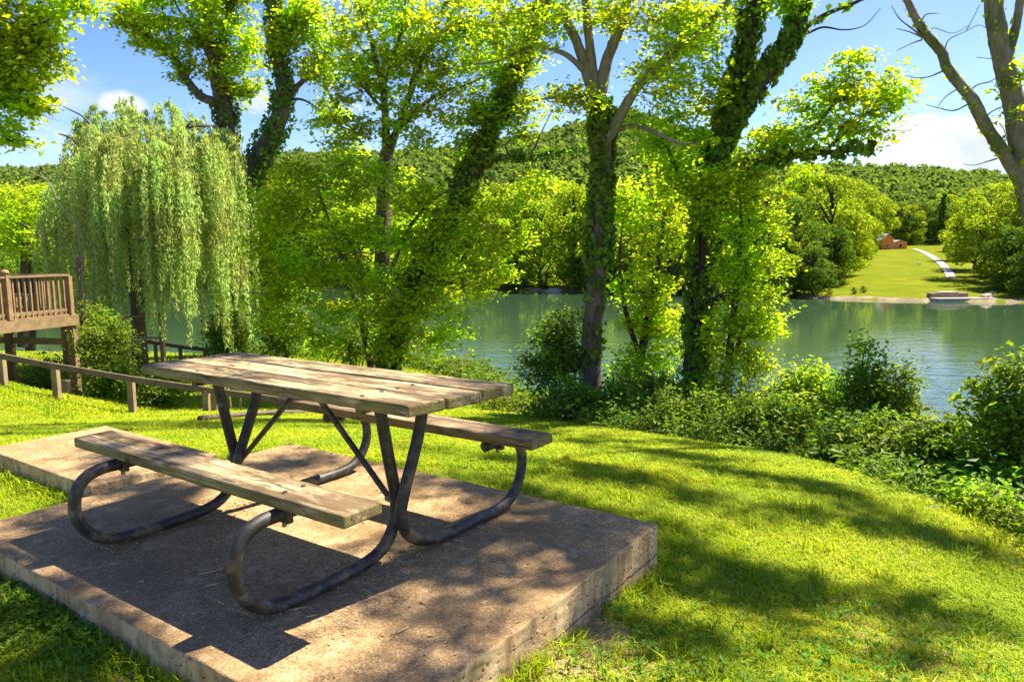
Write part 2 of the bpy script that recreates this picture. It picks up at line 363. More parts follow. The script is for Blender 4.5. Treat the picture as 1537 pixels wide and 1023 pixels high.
# far side of the lake
_sx = np.array([-900, -176, -105, -47, -9, 6, 22, 33, 38, 55, 78, 300, 900]); _sy = np.array([260, 165, 150, 140, 124, 113, 106, 97, 87, 78.5, 75, 70, 70.])
def shore(x): return np.interp(x, _sx, _sy)
_az = (np.array([-900, -300, 0, 250, 430, 560, 700, 840, 930, 1000, 1100, 1200, 1300, 1400, 1537, 1800, 2500]) - 768.5) / F
_sk = np.array([266, 256, 250, 245, 239, 234, 228, 204, 174, 193, 234, 256, 263, 269, 280, 292, 300.])
RD = 560.0
_rh = (380 - _sk) / F * RD - 6.5 + H
def zfar(x, y):
    s = y - shore(x) + 1.5 * np.sin(x * .12) + .8 * np.sin(x * .31)
    base = WL - .8 + np.clip(s, -5, 3) * .35 + np.clip(s - 3, 0, 400) * .047
    a = x / np.maximum(y, 1); top = np.interp(a, _az, _rh)
    st = np.clip((y - 225) / (RD - 225), 0, 1); st = st * st * (3 - 2 * st) * .35 + st * .65
    hill = base * (1 - st) + top * st
    hill = hill + st * (1 - st) * (14 * np.sin(x * .013 + y * .004 + 1) + 8 * np.sin(x * .031 - y * .012))
    return np.where(y > RD, top - (y - RD) * .25, hill)
_ys = np.concatenate([np.arange(66, 130, 2.0), np.arange(130, 260, 5), np.arange(260, 700, 14)])
tag(gridmesh("far_bank", np.concatenate([np.arange(-800, -140, 30), np.arange(-140, 110, 2.5), np.arange(110, 800, 30)]), _ys, zfar, MEADOW), kind='structure')

# ------------------------------------------------------------------ picnic table
PSI, TX, TY = -0.61304, -0.9297, 3.3126
cps, sps = math.cos(PSI), math.sin(PSI)
def T(u, v, z=0): return np.array([TX + u * cps - v * sps, TY + u * sps + v * cps, z])
table = empty("picnic_table", (TX, TY, 0), "weathered wooden picnic table with bent black pipe legs on the concrete slab", "picnic table", rz=PSI)
HT, HB, TH = .7311, .4415, .046
def board(name, v0, v1, ul, ur, z1, mat, th=TH, n=40, seed=1):
    g = np.random.default_rng(seed); bm = bmesh.new(); m_ = 5
    def ring(s):
        pts = []
        for j in range(m_ + 1): pts.append((v0 + (v1 - v0) * j / m_, z1))
        for j in range(m_ + 1): pts.append((v1 - (v1 - v0) * j / m_, z1 - th))
        return pts
    rings = []
    wob = np.cumsum(g.normal(0, .0006, (n + 1, 3)), 0)
    for i in range(n + 1):
        t = i / n; rg = []
        for (v, z) in ring(t):
            u = ul(v) + (ur(v) - ul(v)) * t
            rg.append(bm.verts.new((u, v + wob[i, 0] * (1 if v > (v0 + v1) / 2 else -.6), z + wob[i, 1] * .5 + g.normal(0, .0005))))
        rings.append(rg)
    k_ = len(rings[0])
    for a, b in zip(rings[:-1], rings[1:]):
        for j in range(k_): bm.faces.new((a[j], a[(j + 1) % k_], b[(j + 1) % k_], b[j]))
    for rg, s in ((rings[0], 1), (rings[-1], -1)):
        for j in range(m_):
            q = (rg[j], rg[j + 1], rg[k_ - 2 - j], rg[k_ - 1 - j])
            bm.faces.new(q[::-1] if s > 0 else q)
    bmesh.ops.recalc_face_normals(bm, faces=bm.faces)
    me = bpy.data.meshes.new(name); bm.to_mesh(me); bm.free(); me.materials.append(mat)
    for p in me.polygons: p.use_smooth = False
    o = link(bpy.data.objects.new(name, me), table)
    b = o.modifiers.new("bevel", 'BEVEL'); b.width = .007; b.segments = 2; b.limit_method = 'ANGLE'; b.angle_limit = rad(50)
    return o
tr = lambda v: .905 + .15 * v
tl = lambda v: -.975 - .03 * v
ed = [-.272, -.088, .100, .285]
for i in range(3):
    board("tabletop_board", ed[i] + (.006 if i else 0), ed[i + 1] - .006, tl, tr, HT - .002 * (i == 1), WOOD, seed=10 + i)
board("bench_seat", -.640, -.463, lambda v: -.915, lambda v: .915, HB, WOOD, seed=20)
o = board("bench_seat", .463, .640, lambda v: -.915, lambda v: .915, HB, WOODD, seed=21)
prof = [(-.118, HT - TH - .006), (-.095, .55), (-.066, .40), (-.040, .27), (-.045, .19), (-.075, .115), (-.135, .064), (-.22, .040), (-.36, .032), (-.50, .0305), (-.60, .032), (-.69, .050), (-.765, .105), (-.806, .19), (-.803, .275), (-.765, .335), (-.70, .362), (-.62, .366), (-.50, .366)]
profF = [(-.085, HT - TH - .006), (-.054, .553), (-.005, .425), (.050, .30), (.074, .21), (.045, .125), (-.03, .068), (-.13, .040), (-.25, .031)] + prof[8:]
for su, uu in ((1, .56), (-1, -.56)):
    for sv in (-1, 1):
        u = uu if sv < 0 else uu + .061
        P = catmull([(u, v if sv < 0 else -v, z) for v, z in (prof if sv < 0 else profF)], 5)
        mb = MB(); tube(mb, P, .0255, 16, True); mb.build("frame_leg", PIPE, table, True, off=(0, 0, 0))
    mb = MB(); beam(mb, (uu + .03, -.255, HT - TH - .012), (uu + .03, .265, HT - TH - .012), .04, .02)
    mb.build("top_cleat", PIPE, table, False, off=(0, 0, 0))
    mb = MB()
    sgn = 1 if su > 0 else -1
    a = np.array((uu - sgn * .035, -.035, .245)); b = np.array((.15 if su > 0 else .03, -.10, HT - TH - .012))
    tube(mb, catmull([a, a + (b - a) * .5, b], 4), .0135, 10, True); mb.build("diagonal_brace", PIPE, table, True, off=(0, 0, 0))
    for sv in (-1, 1):
        mb = MB(); ub = uu if sv < 0 else uu + .061
        box(mb, (ub - .036, sv * .60 - .012, .334), (ub + .036, sv * .60 + .012, HB - TH - .002))
        mb.build("bench_clamp", PIPE, table, False, off=(0, 0, 0))
        mb = MB(); tube(mb, [(ub, sv * .60, .315), (ub, sv * .60, .337)], .009, 6, True)
        mb.build("bolt", BOLT, table, False, off=(0, 0, 0))
    mb = MB(); tube(mb, [(uu - .052, -.04, .25), (uu - .028, -.04, .25)], .015, 6, True)
    mb.build("bolt", BOLT, table, False, off=(0, 0, 0))
# bolt heads let into the boards
for (u, v, z) in [(uu + .03, v, HT) for uu in (-.56, .56) for v in (-.235, -.13, -.04, .05, .14, .24)] + [(uu, v, HB) for uu in (-.56, .56) for v in (-.59, -.51)] + [(uu + .06, v, HB) for uu in (-.56, .56) for v in (.51, .59)]:
    mb = MB(); tube(mb, [(u, v, z - .004), (u, v, z + .0022)], .0085, 10, True); mb.build("bolt_head", BOLT, table, False, off=(0, 0, 0))

# ------------------------------------------------------------------ concrete slabs
def slab(name, label, u0, u1, v0, v1, th, deep, seed):
    root = empty(name, T((u0 + u1) / 2, (v0 + v1) / 2, 0), label, "concrete slab", rz=PSI)
    g = np.random.default_rng(seed); cu, cv = (u0 + u1) / 2, (v0 + v1) / 2
    def course(z0, z1, inset, nm, bev):
        bm = bmesh.new(); bmesh.ops.create_cube(bm, size=1)
        for v in bm.verts: v.co = Vector(((u1 - u0 - 2 * inset) * v.co.x, (v1 - v0 - 2 * inset) * v.co.y, (z0 + z1) / 2 + (z1 - z0) * v.co.z))
        es = [e for e in bm.edges if abs(e.verts[0].co.z - e.verts[1].co.z) < 1e-5 and e.verts[0].co.z > (z0 + z1) / 2] + [e for e in bm.edges if abs(e.verts[0].co.z - e.verts[1].co.z) > 1e-3]
        bmesh.ops.bevel(bm, geom=es, offset=bev, segments=3, affect='EDGES', profile=.6)
        bmesh.ops.subdivide_edges(bm, edges=[e for e in bm.edges if e.calc_length() > .4], cuts=60, use_grid_fill=True)
        for v in bm.verts:
            x, y, z = v.co; e = max(abs(x) / ((u1 - u0) / 2), abs(y) / ((v1 - v0) / 2))
            if e > .96:
                a = math.sin(x * 13 + seed) * math.sin(y * 17) * .0025 + g.normal(0, .0012)
                v.co.x += a * (1 if x > 0 else -1); v.co.y += a * (1 if y > 0 else -1)
                if z > -.02: v.co.z += min(0, g.normal(0, .0012))
        me = bpy.data.meshes.new(nm); bm.to_mesh(me); bm.free(); me.materials.append(CONC)
        for p in me.polygons: p.use_smooth = True
        return link(bpy.data.objects.new(nm, me), root)
    course(-deep, 0, 0, "slab_block", .011)
    return root
slab("concrete_slab", "large raised brown concrete slab under the picnic table", -1.385, 1.318, -.975, .93, .135, .6, 3)
slab("concrete_slab", "smaller low concrete slab set behind the left end of the picnic table", -3.0, -1.56, -.30, .49, .11, .5, 5)
#SPLIT
# ------------------------------------------------------------------ grass
def in_slabs(x, y, pad=0.0):
    dx, dy = x - TX, y - TY; u = dx * cps + dy * sps; v = -dx * sps + dy * cps
    a = (u > -1.385 - pad) & (u < 1.318 + pad) & (v > -.975 - pad) & (v < .93 + pad)
    b = (u > -3.0 - pad) & (u < -1.56 + pad) & (v > -.30 - pad) & (v < .49 + pad)
    return a | b
def vnoise(x, y, seed, sc):
    g = np.random.default_rng(seed); o = 0
    for i in range(5):
        a = g.uniform(0, 6.28); f = sc * g.uniform(.6, 1.7); ph = g.uniform(0, 6.28, 2)
        o = o + np.sin((x * math.cos(a) + y * math.sin(a)) * f + ph[0]) * np.cos((-x * math.sin(a) + y * math.cos(a)) * f * 1.3 + ph[1])
    return o / 2.2
def bare_map(x, y):
    b = vnoise(x, y, 5, 2.2) + .5 * vnoise(x, y, 9, 7.); nr = np.clip((5.0 - y) / 2.5, 0, 1)
    dx, dy = x - TX, y - TY; u = dx * cps + dy * sps; v = -dx * sps + dy * cps
    e = np.hypot(np.maximum(np.abs(u + .03) - 1.35, 0), np.maximum(np.abs(v + .02) - .95, 0)); edge = np.clip(1 - e / .28, 0, 1) * (y < 3.1)
    return np.clip(nr * np.clip(b * 1.2 - .2, 0, .62) + edge * np.clip(.45 + .6 * vnoise(x, y, 41, 6.), 0, .8), 0, .93)
lv = np.empty(len(lawn.data.vertices) * 3, np.float32); lawn.data.vertices.foreach_get("co", lv); lv = lv.reshape(-1, 3)
ba = lawn.data.attributes.new("bare", 'FLOAT', 'POINT'); ba.data.foreach_set("value", bare_map(lv[:, 0], lv[:, 1]).astype(np.float32))
def grass_points(n, y0, y1, pw):
    t = rng.random(n * 3); y = (y0 ** (1 - pw) + t * (y1 ** (1 - pw) - y0 ** (1 - pw))) ** (1 / (1 - pw))
    x = (rng.random(n * 3) * 2 - 1) * (.76 * y + .35)
    ok = ~in_slabs(x, y, .004) & (sdist(x, y) < .7)
    ok &= rng.random(len(x)) > bare_map(x, y)
    gap = in_slabs(x, y, .10); ok &= ~(gap & (rng.random(len(x)) < .35))
    return x[ok][:n], y[ok][:n]
def blades(mb, x, y, L, w, lean=.55):
    n = len(x); z = zter(x, y) - .004
    a = rng.random(n) * 2 * np.pi; d = np.stack([np.cos(a), np.sin(a), np.zeros(n)], 1); s = np.stack([-np.sin(a), np.cos(a), np.zeros(n)], 1)
    ln = np.abs(rng.normal(lean, .35, n))[:, None]; L = np.broadcast_to(L, (n,))[:, None]; w = np.broadcast_to(w, (n,))[:, None]
    b = np.stack([x, y, z], 1); up = np.array([0, 0, 1.])
    mid = b + up * L * .55 + d * L * .28 * ln; tip = b + up * L * (1 - .28 * np.minimum(ln, 1.6)) + d * L * .85 * ln
    V = np.stack([b - s * w * .5, b + s * w * .5, mid + s * w * .38, mid - s * w * .38, tip], 1).reshape(-1, 3)
    i = np.arange(n)[:, None] * 5
    mb.add(V, tris=np.concatenate([i + [[0, 1, 2]], i + [[0, 2, 3]], i + [[3, 2, 4]]]))
mb = MB()
x, y = grass_points(190000, 1.55, 5.2, 1.5)
hh = .024 + .024 * rng.random(len(x)) * (1 + np.clip(vnoise(x, y, 21, 5.), -.5, 1.2))
blades(mb, x, y, hh, .0035 + .0028 * rng.random(len(x)), .95)
x, y = grass_points(170000, 4.8, 12, 1.2); blades(mb, x, y, .03 + .028 * rng.random(len(x)), .007 + .005 * rng.random(len(x)), .9)
x, y = grass_points(70000, 11, 25, .8); blades(mb, x, y, .05 + .04 * rng.random(len(x)), .016 + .01 * rng.random(len(x)), .7)
tu = rng.random((240, 2)); tyy = 1.7 + 8 * tu[:, 0] ** 1.5; txx = (tu[:, 1] * 2 - 1) * (.74 * tyy + .2); kq = 26
x = np.repeat(txx, kq) + rng.normal(0, .03, 240 * kq); y = np.repeat(tyy, kq) + rng.normal(0, .03, 240 * kq); ok = ~in_slabs(x, y, .01) & (sdist(x, y) < .3); x, y = x[ok], y[ok]
blades(mb, x, y, .05 + .06 * rng.random(len(x)), .005 + .003 * rng.random(len(x)), .7)
# tufts against the slab sides
def slab_edge(n, u0, u1, v0, v1, off=.05):
    p = rng.random(n) * 2 * ((u1 - u0) + (v1 - v0)); o = np.abs(rng.normal(0, off, n)) + .006; uu_, vv_ = [], []
    for q, e in zip(p, o):
        if q < u1 - u0: uu_.append(u0 + q); vv_.append(v0 - e)
        elif q < u1 - u0 + v1 - v0: uu_.append(u1 + e); vv_.append(v0 + q - (u1 - u0))
        elif q < 2 * (u1 - u0) + v1 - v0: uu_.append(u0 + q - (u1 - u0) - (v1 - v0)); vv_.append(v1 + e)
        else: uu_.append(u0 - e); vv_.append(v0 + q - 2 * (u1 - u0) - (v1 - v0))
    u, v = np.array(uu_), np.array(vv_); return TX + u * cps - v * sps, TY + u * sps + v * cps
for args in ((5200, -1.385, 1.318, -.975, .93), (2600, -3.0, -1.56, -.30, .49)):
    x, y = slab_edge(*args); ok = ~in_slabs(x, y, .003) & (vnoise(x, y, 33, 4.) > -.35); x, y = x[ok], y[ok]
    blades(mb, x, y, .04 + .065 * rng.random(len(x)), .005 + .004 * rng.random(len(x)), .75)
tag(mb.build("lawn_grass", GRASS), "short mown yellow green grass covering the lawn", "grass", kind='stuff')
LM['weed'] = leafmat("weed_leaf", (.06, .15, .012), (.17, .30, .02), .4, rough=.6, spec=.15)
# broad leaved weeds in the near corners
mb = MB(); C = []
def weedpatch(px, py, r, n, zz=-.13):
    X0 = (px - 768.5) / F; Y0 = (py - 511.5) / F
    v = np.array([X0, cp - Y0 * sp, -sp - Y0 * cp]); t = (zz - H) / v[2]; c = v * t
    for _ in range(n):
        x, y = c[0] + rng.normal(0, r), c[1] + rng.normal(0, r * .7)
        if in_slabs(np.array([x]), np.array([y]), .012)[0]: continue
        C.append((x, y))
for a in ((60, 940, .20, 330), (20, 900, .12, 170), (130, 985, .10, 70), (180, 890, .05, 25), (930, 900, .05, 14), (990, 930, .12, 16), (1060, 1000, .12, 26), (880, 990, .07, 10), (1300, 990, .25, 30), (1180, 900, .25, 20), (15, 830, .12, 40), (1400, 880, .3, 22), (1150, 960, .35, 44), (980, 1000, .15, 40), (1450, 990, .3, 40)): weedpatch(*a)
C = np.array(C); n = len(C); kx = 5
cx = np.repeat(C[:, 0], kx); cy = np.repeat(C[:, 1], kx); a = rng.random(n * kx) * 6.28
A = np.stack([np.cos(a), np.sin(a), .35 + .3 * rng.random(n * kx)], 1); hgt = .015 + .04 * np.repeat(rng.random(n), kx) + .015 * rng.random(n * kx)
z = zter(cx, cy) + hgt; N = np.stack([rng.normal(0, .35, n * kx), rng.normal(0, .35, n * kx), np.ones(n * kx)], 1)
leaves(mb, np.stack([cx, cy, z], 1) + unit(A) * .016, A, N, .017 + .014 * rng.random(n * kx), .010 + .008 * rng.random(n * kx), .12)
for (x, y) in C[::2]: tube(mb, [(x, y, float(zter(x, y)) - .01), (x, y, float(zter(x, y)) + .045)], .0013, 3)
tag(mb.build("broadleaf_weeds", LM['weed']), "low broad leaved weeds growing in the grass beside the large slab", "weeds", kind='stuff')
# fallen bits on the slabs
mb = MB(); n = 900; u = rng.uniform(-1.36, 1.3, n); v = rng.uniform(-.95, .92, n); kk = rng.random(n) < .5
ln = rng.random(n); u = np.where(kk, np.where(ln < .5, .56, -.56) + rng.normal(0, .05, n), u); v = np.where(kk, rng.uniform(-.72, .72, n), v)
cc = np.stack([TX + u * cps - v * sps, TY + u * sps + v * cps, np.full(n, .004)], 1); a = rng.random(n) * 6.28
leaves(mb, cc, np.stack([np.cos(a), np.sin(a), rng.normal(0, .1, n)], 1), np.stack([rng.normal(0, .25, n), rng.normal(0, .25, n), np.ones(n)], 1), .009 + .026 * rng.random(n) ** 3, .005 + .008 * rng.random(n), .3)
for (u, v, a, L) in ((.02, -.62, .5, .10), (.14, -.66, .4, .05), (.55, -.62, .2, .09), (.66, -.60, .3, .035), (-.75, -.62, .9, .07), (.9, .1, 1.2, .06), (.3, -.3, 2., .05), (1.0, -.5, .7, .05)):
    q = T(u, v, .005); tube(mb, [q, q + np.array([math.cos(a), math.sin(a), .02]) * L * .5, q + np.array([math.cos(a + .15), math.sin(a + .15), 0.0]) * L], [.003, .0035, .002], 5)
tag(mb.build("leaf_litter", flat("dry_leaf", (.50, .38, .17), .8, .2, .4, 30)), "dry crumbled leaf bits scattered on the concrete slab", "leaf litter", kind='stuff')

# ------------------------------------------------------------------ trees
def limbP(pts, n=5):
    P = np.array([np.append(W(a[0], a[1], a[2]), a[3]) for a in pts]); C = catmull(P, n)
    return C[:, :3], np.maximum(C[:, 3], .004)
def sph(g, n):
    v = unit(g.normal(0, 1, (n, 3))); return v * (g.random(n) ** (1 / 3))[:, None]
def clump_pts(g, cl):
    """cl: (px,py,d, rx_px, ry_px, depth_m, n) or ('w', centre, radii, n)"""
    out = []
    for c in cl:
        if c[0] == 'w': out.append(np.array(c[1]) + sph(g, c[3]) * np.array(c[2]))
        else:
            px, py, d, rx, ry, dm, n = c; k_ = PXM(d); out.append(W(px, py, d) + sph(g, n) * np.array([rx * k_, dm, ry * k_]))
    return np.concatenate(out)
def twigs_and_leaves(g, nodes, att, mt, ml, nleaf, ls, spread, flat_=.45, droop=.1, twig_r=.010, maxd=3.5, lw=.62, upw=1.0):
    nodes = [np.array(nodes)]; NP = nodes[0]
    d0 = np.array([np.min(np.linalg.norm(NP - a, axis=1)) for a in att]); Cs, As, Ns, Ls = [], [], [], []
    for i in np.argsort(d0):
        a = att[i]; df = NP - a; ds = np.linalg.norm(df, axis=1); j = np.argmin(ds + .6 * np.maximum(0, df[:, 2])); b = NP[j]; L = ds[j]
        if mt is not None and L > .05:
            m1 = b * .62 + a * .38 + g.normal(0, .07, 3) * L + np.array([0, 0, .10 * L]); m2 = b * .25 + a * .75 + g.normal(0, .06, 3) * L + np.array([0, 0, .08 * L])
            P = catmull([b, m1, m2, a], 3); r = twig_r * (.5 + .55 * min(L, 6)); tube(mt, P, np.linspace(r, .0035, len(P)), 4)
            NP = np.vstack([NP, P[3:]])
        n = max(4, int(1.08 * nleaf * g.uniform(.6, 1.4))); s = spread * g.uniform(.7, 1.3)
        t = g.random((n, 1)) ** .6; ax = unit(a - b)
        q = a - ax * np.minimum(L, s * 2.2) * (1 - t) + sph(g, n) * 2.0 * np.array([s, s, s * flat_]) * (.45 + .55 * t)
        if mt is not None and spread > .13:
            for e in q[g.integers(0, n, 4)]: st = a - ax * min(L, s) * g.uniform(0, .8); tube(mt, [st, (st + e) / 2 + g.normal(0, .02, 3), e], [.0045, .0035, .002], 3)
        Cs.append(q); dirs = g.normal(0, 1, (n, 3)) * np.array([1, 1, .35]) + ax * .5 + np.array([0, 0, -droop]); As.append(dirs)
        Ns.append(g.normal(0, .55, (n, 3)) + np.array([0, 0, upw])); Ls.append(.76 * ls * np.clip(np.exp(g.normal(0, .32, n)), .45, 1.7))
    C = np.concatenate(Cs); L = np.concatenate(Ls)
    leaves(ml, C, np.concatenate(As), np.concatenate(Ns), L, L * lw)
def ivy(g, ml, P, R, n, ls=.075, thick=.09, s0=0.0):
    P = np.asarray(P); seg = np.r_[0, np.cumsum(np.linalg.norm(np.diff(P, axis=0), axis=1))]; t = (s0 + (1 - s0) * g.random(n)) * seg[-1]
    c = np.stack([np.interp(t, seg, P[:, i]) for i in range(3)], 1); r = np.interp(t, seg, np.broadcast_to(R, (len(P),)))
    Tn = unit(np.stack([np.interp(t, seg, np.gradient(P, axis=0)[:, i]) for i in range(3)], 1)); rd = g.normal(0, 1, (n, 3)); rd = unit(rd - Tn * np.sum(rd * Tn, 1, keepdims=True))
    lump = .55 + .45 * np.sin(t * 5.1 + rd[:, 0] * 3) * np.sin(t * 2.3 + rd[:, 1] * 2.)
    kp = (np.sin(t * 3.3 + rd[:, 0] * 2.1) + np.sin(t * 1.7 - rd[:, 1] * 2.6 + 1.3) > -1.15); c, rd, r, lump, Tn = c[kp], rd[kp], r[kp], lump[kp], Tn[kp]; n = int(kp.sum())
    ls = ls * np.exp(g.normal(0, .25, n))
    c = c + rd * (r + thick * g.random(n) ** .7 * (.4 + lump))[:, None]
    leaves(ml, c, g.normal(0, .6, (n, 3)) + np.array([0, 0, -.8]), rd + np.array([0, 0, .35]) + g.normal(0, .4, (n, 3)), ls * 1.15, ls * .95)
SUNV = np.array([.566, .336, 1.0])
def over(gx, gy, z, rx, ry, rz, n): return ('w', tuple(np.array([gx, gy, -.1]) + SUNV * z), (rx, ry, rz), n)  # unseen leaf clump placed sunward of a ground point to shade it
def gpt(px, py):
    for d in np.arange(1.5, 30, .04):
        q = W(px, py, d)
        if q[2] <= float(zlawn(q[0], q[1])): return q
    return W(px, py, 30)
def shade_bands():  # added out-of-view clumps whose shadows form bands on lawn and slab
    g = np.random.default_rng(404); out = []
    for pts, n, w, dens in (([(770, 645), (900, 668), (1060, 690), (1150, 692)], 13, .10, 2), ([(840, 698), (1000, 728), (1180, 762), (1330, 790)], 17, .10, 2.3), ([(1060, 703), (1200, 722), (1330, 765), (1537, 842)], 22, .12, 2.1),
        ([(1000, 838), (1130, 862), (1290, 892), (1500, 935)], 17, .09, 1.35), ([(1010, 870), (1100, 905), (1200, 930)], 6, .08, .8), ([(900, 955), (1080, 968), (1300, 1000), (1480, 1010)], 10, .10, .9), ([(880, 760), (960, 778), (1040, 800)], 5, .06, 1.2), ([(640, 672), (760, 690), (860, 720)], 6, .08, 1.6),
        ([(110, 775), (180, 768), (260, 755)], 5, .05, 1.2), ([(140, 728), (250, 715), (330, 702)], 6, .05, 1.5), ([(0, 905), (90, 945), (150, 1000)], 5, .05, .8), ([(520, 985), (580, 965), (650, 935)], 5, .06, 1.5), ([(600, 885), (720, 852), (860, 842)], 7, .06, 1.6), ([(680, 800), (800, 772), (920, 778)], 7, .05, 1.5), ([(760, 905), (850, 872)], 4, .05, 1.5), ([(640, 722), (760, 738), (860, 762)], 6, .05, 1.4), ([(380, 690), (470, 690)], 3, .05, 1.2)):
        P = catmull([gpt(*q) for q in pts], 8); ts = np.linspace(0, len(P) - 1, n)
        for t in ts:
            q = P[int(t)] + g.normal(0, .05, 3) * [1.5, 1, 0]; m_ = max(int(g.random() < .8), int(g.poisson(dens * .66)))
            if m_: out.append(over(q[0], q[1], 7.9 + g.uniform(-.5, .5), .26, w * 1.2, .1, m_))
    return out
def tree(name, label, cat, limbs, clumps, seed, leaf='spring', bk='brown', nleaf=90, ls=.08, spread=.26, flat_=.45, ivies=(), base=None, group=None, droop=.1, twig_r=.010, trunk_ns=9, nodes_from=None, upw=1.0, ivyleaf='ivy', bk2=None, ivls=None):
    g = np.random.default_rng(seed); L = [limbP(l) for l in limbs]
    b = L[0][0][0] if base is None else base
    root = empty(name, b, label, cat, group)
    mt = MB()
    ml2 = mt if bk2 is None else MB()
    for i, (P, R) in enumerate(L): tube(mt if i == 0 else ml2, P, R, trunk_ns, False, .05, g)
    nodes = np.concatenate([P for i, (P, R) in enumerate(L) if nodes_from is None or i in nodes_from]); att = clump_pts(g, clumps)
    ml = MB()
    twigs_and_leaves(g, nodes, att, ml2, ml, nleaf, ls, spread, flat_, droop, twig_r, upw=upw)
    mt.build("trunk", BK[bk], root, True)
    if bk2: ml2.build("limbwork", BK[bk2], root, True)
    ml.build("crown", LM[leaf], root)
    if ivies:
        mi = MB()
        for (i, n, th, s0) in ivies: ivy(g, mi, L[i][0], L[i][1], n, ivls or (.085 if b[1] < 14 else .11), th, s0)
        mi.build("ivy", LM[ivyleaf], root)
    return root, L

D1 = 11.0
sy, L = tree("sycamore_tree", "tall forked tree with pale bare upper limbs and reddish brown lower trunk by the lake", "tree",
 [[(886, 700, D1, .19), (885, 600, D1, .175), (888, 520, D1, .16), (896, 420, D1, .148), (900, 330, D1, .138), (905, 240, D1, .13), (903, 190, D1, .13), (899, 150, D1, .11)],
  [(899, 158, D1, .10), (885, 122, D1, .085), (873, 84, D1, .075), (860, 50, D1, .07), (842, 20, D1, .06), (815, -6, D1 - .2, .05), (780, -60, D1 - .5, .04), (740, -130, D1 - .8, .03)],
  [(897, 150, D1, .09), (890, 110, D1, .075), (885, 66, D1, .07), (879, 0, D1, .06), (872, -80, D1, .05), (880, -200, D1, .035), (860, -300, D1, .02)],
  [(899, 150, D1, .10), (910, 95, D1, .085), (923, 60, D1, .078), (935, 30, D1, .07), (944, -10, D1, .06), (955, -90, D1 - .3, .05), (985, -220, D1 - .6, .03)],
  [(905, 215, D1, .10), (922, 190, D1 - .1, .085), (938, 160, D1 - .2, .075), (962, 125, D1 - .4, .065), (1008, 80, D1 - .7, .05), (1050, 48, D1 - 1, .04), (1120, -30, D1 - 1.3, .025)],
  [(906, 208, D1, .05), (932, 193, D1, .042), (957, 189, D1, .036), (989, 202, D1 - .2, .03), (1022, 216, D1 - .3, .022), (1050, 214, D1 - .4, .012)],
  [(884, 115, D1, .05), (862, 92, D1 - .1, .042), (840, 78, D1 - .1, .036), (797, 70, D1 - .2, .028), (752, 91, D1 - .3, .018), (712, 97, D1 - .3, .01)],
  [(892, 135, D1, .04), (868, 145, D1 - .2, .02), (845, 140, D1 - .3, .015), (828, 148, D1 - .4, .008)],
  [(858, 45, D1, .04), (835, 10, D1 + .2, .025), (790, -5, D1 + .3, .015)]],
 [(800, 15, D1 - .3, 70, 40, .8, 22), (760, 60, D1 - .3, 60, 40, .6, 14), (960, 25, D1 - .5, 60, 45, .8, 16), (985, 110, D1 - .6, 40, 40, .6, 12), (960, 170, D1, 30, 18, .4, 5), (870, 150, D1 - .3, 45, 20, .4, 8), (1030, 40, D1 - 1, 50, 45, .6, 14), (920, 10, D1, 30, 30, .5, 6),
  (860, 145, D1 - .2, 30, 14, .3, 5), ('w', (1.0, 10.8, 7.3), (2.6, 1.2, 1.2), 34), ('w', (2.6, 10.4, 9.0), (2.2, 1.0, 1.0), 20), ('w', (-1.0, 10.8, 7.6), (1.6, 1.0, 1.0), 16)],
 11, 'spring', 'brown', 55, .10, .22, ivies=((0, 1500, .085, .56), (0, 450, .05, .30)), bk2='grey')

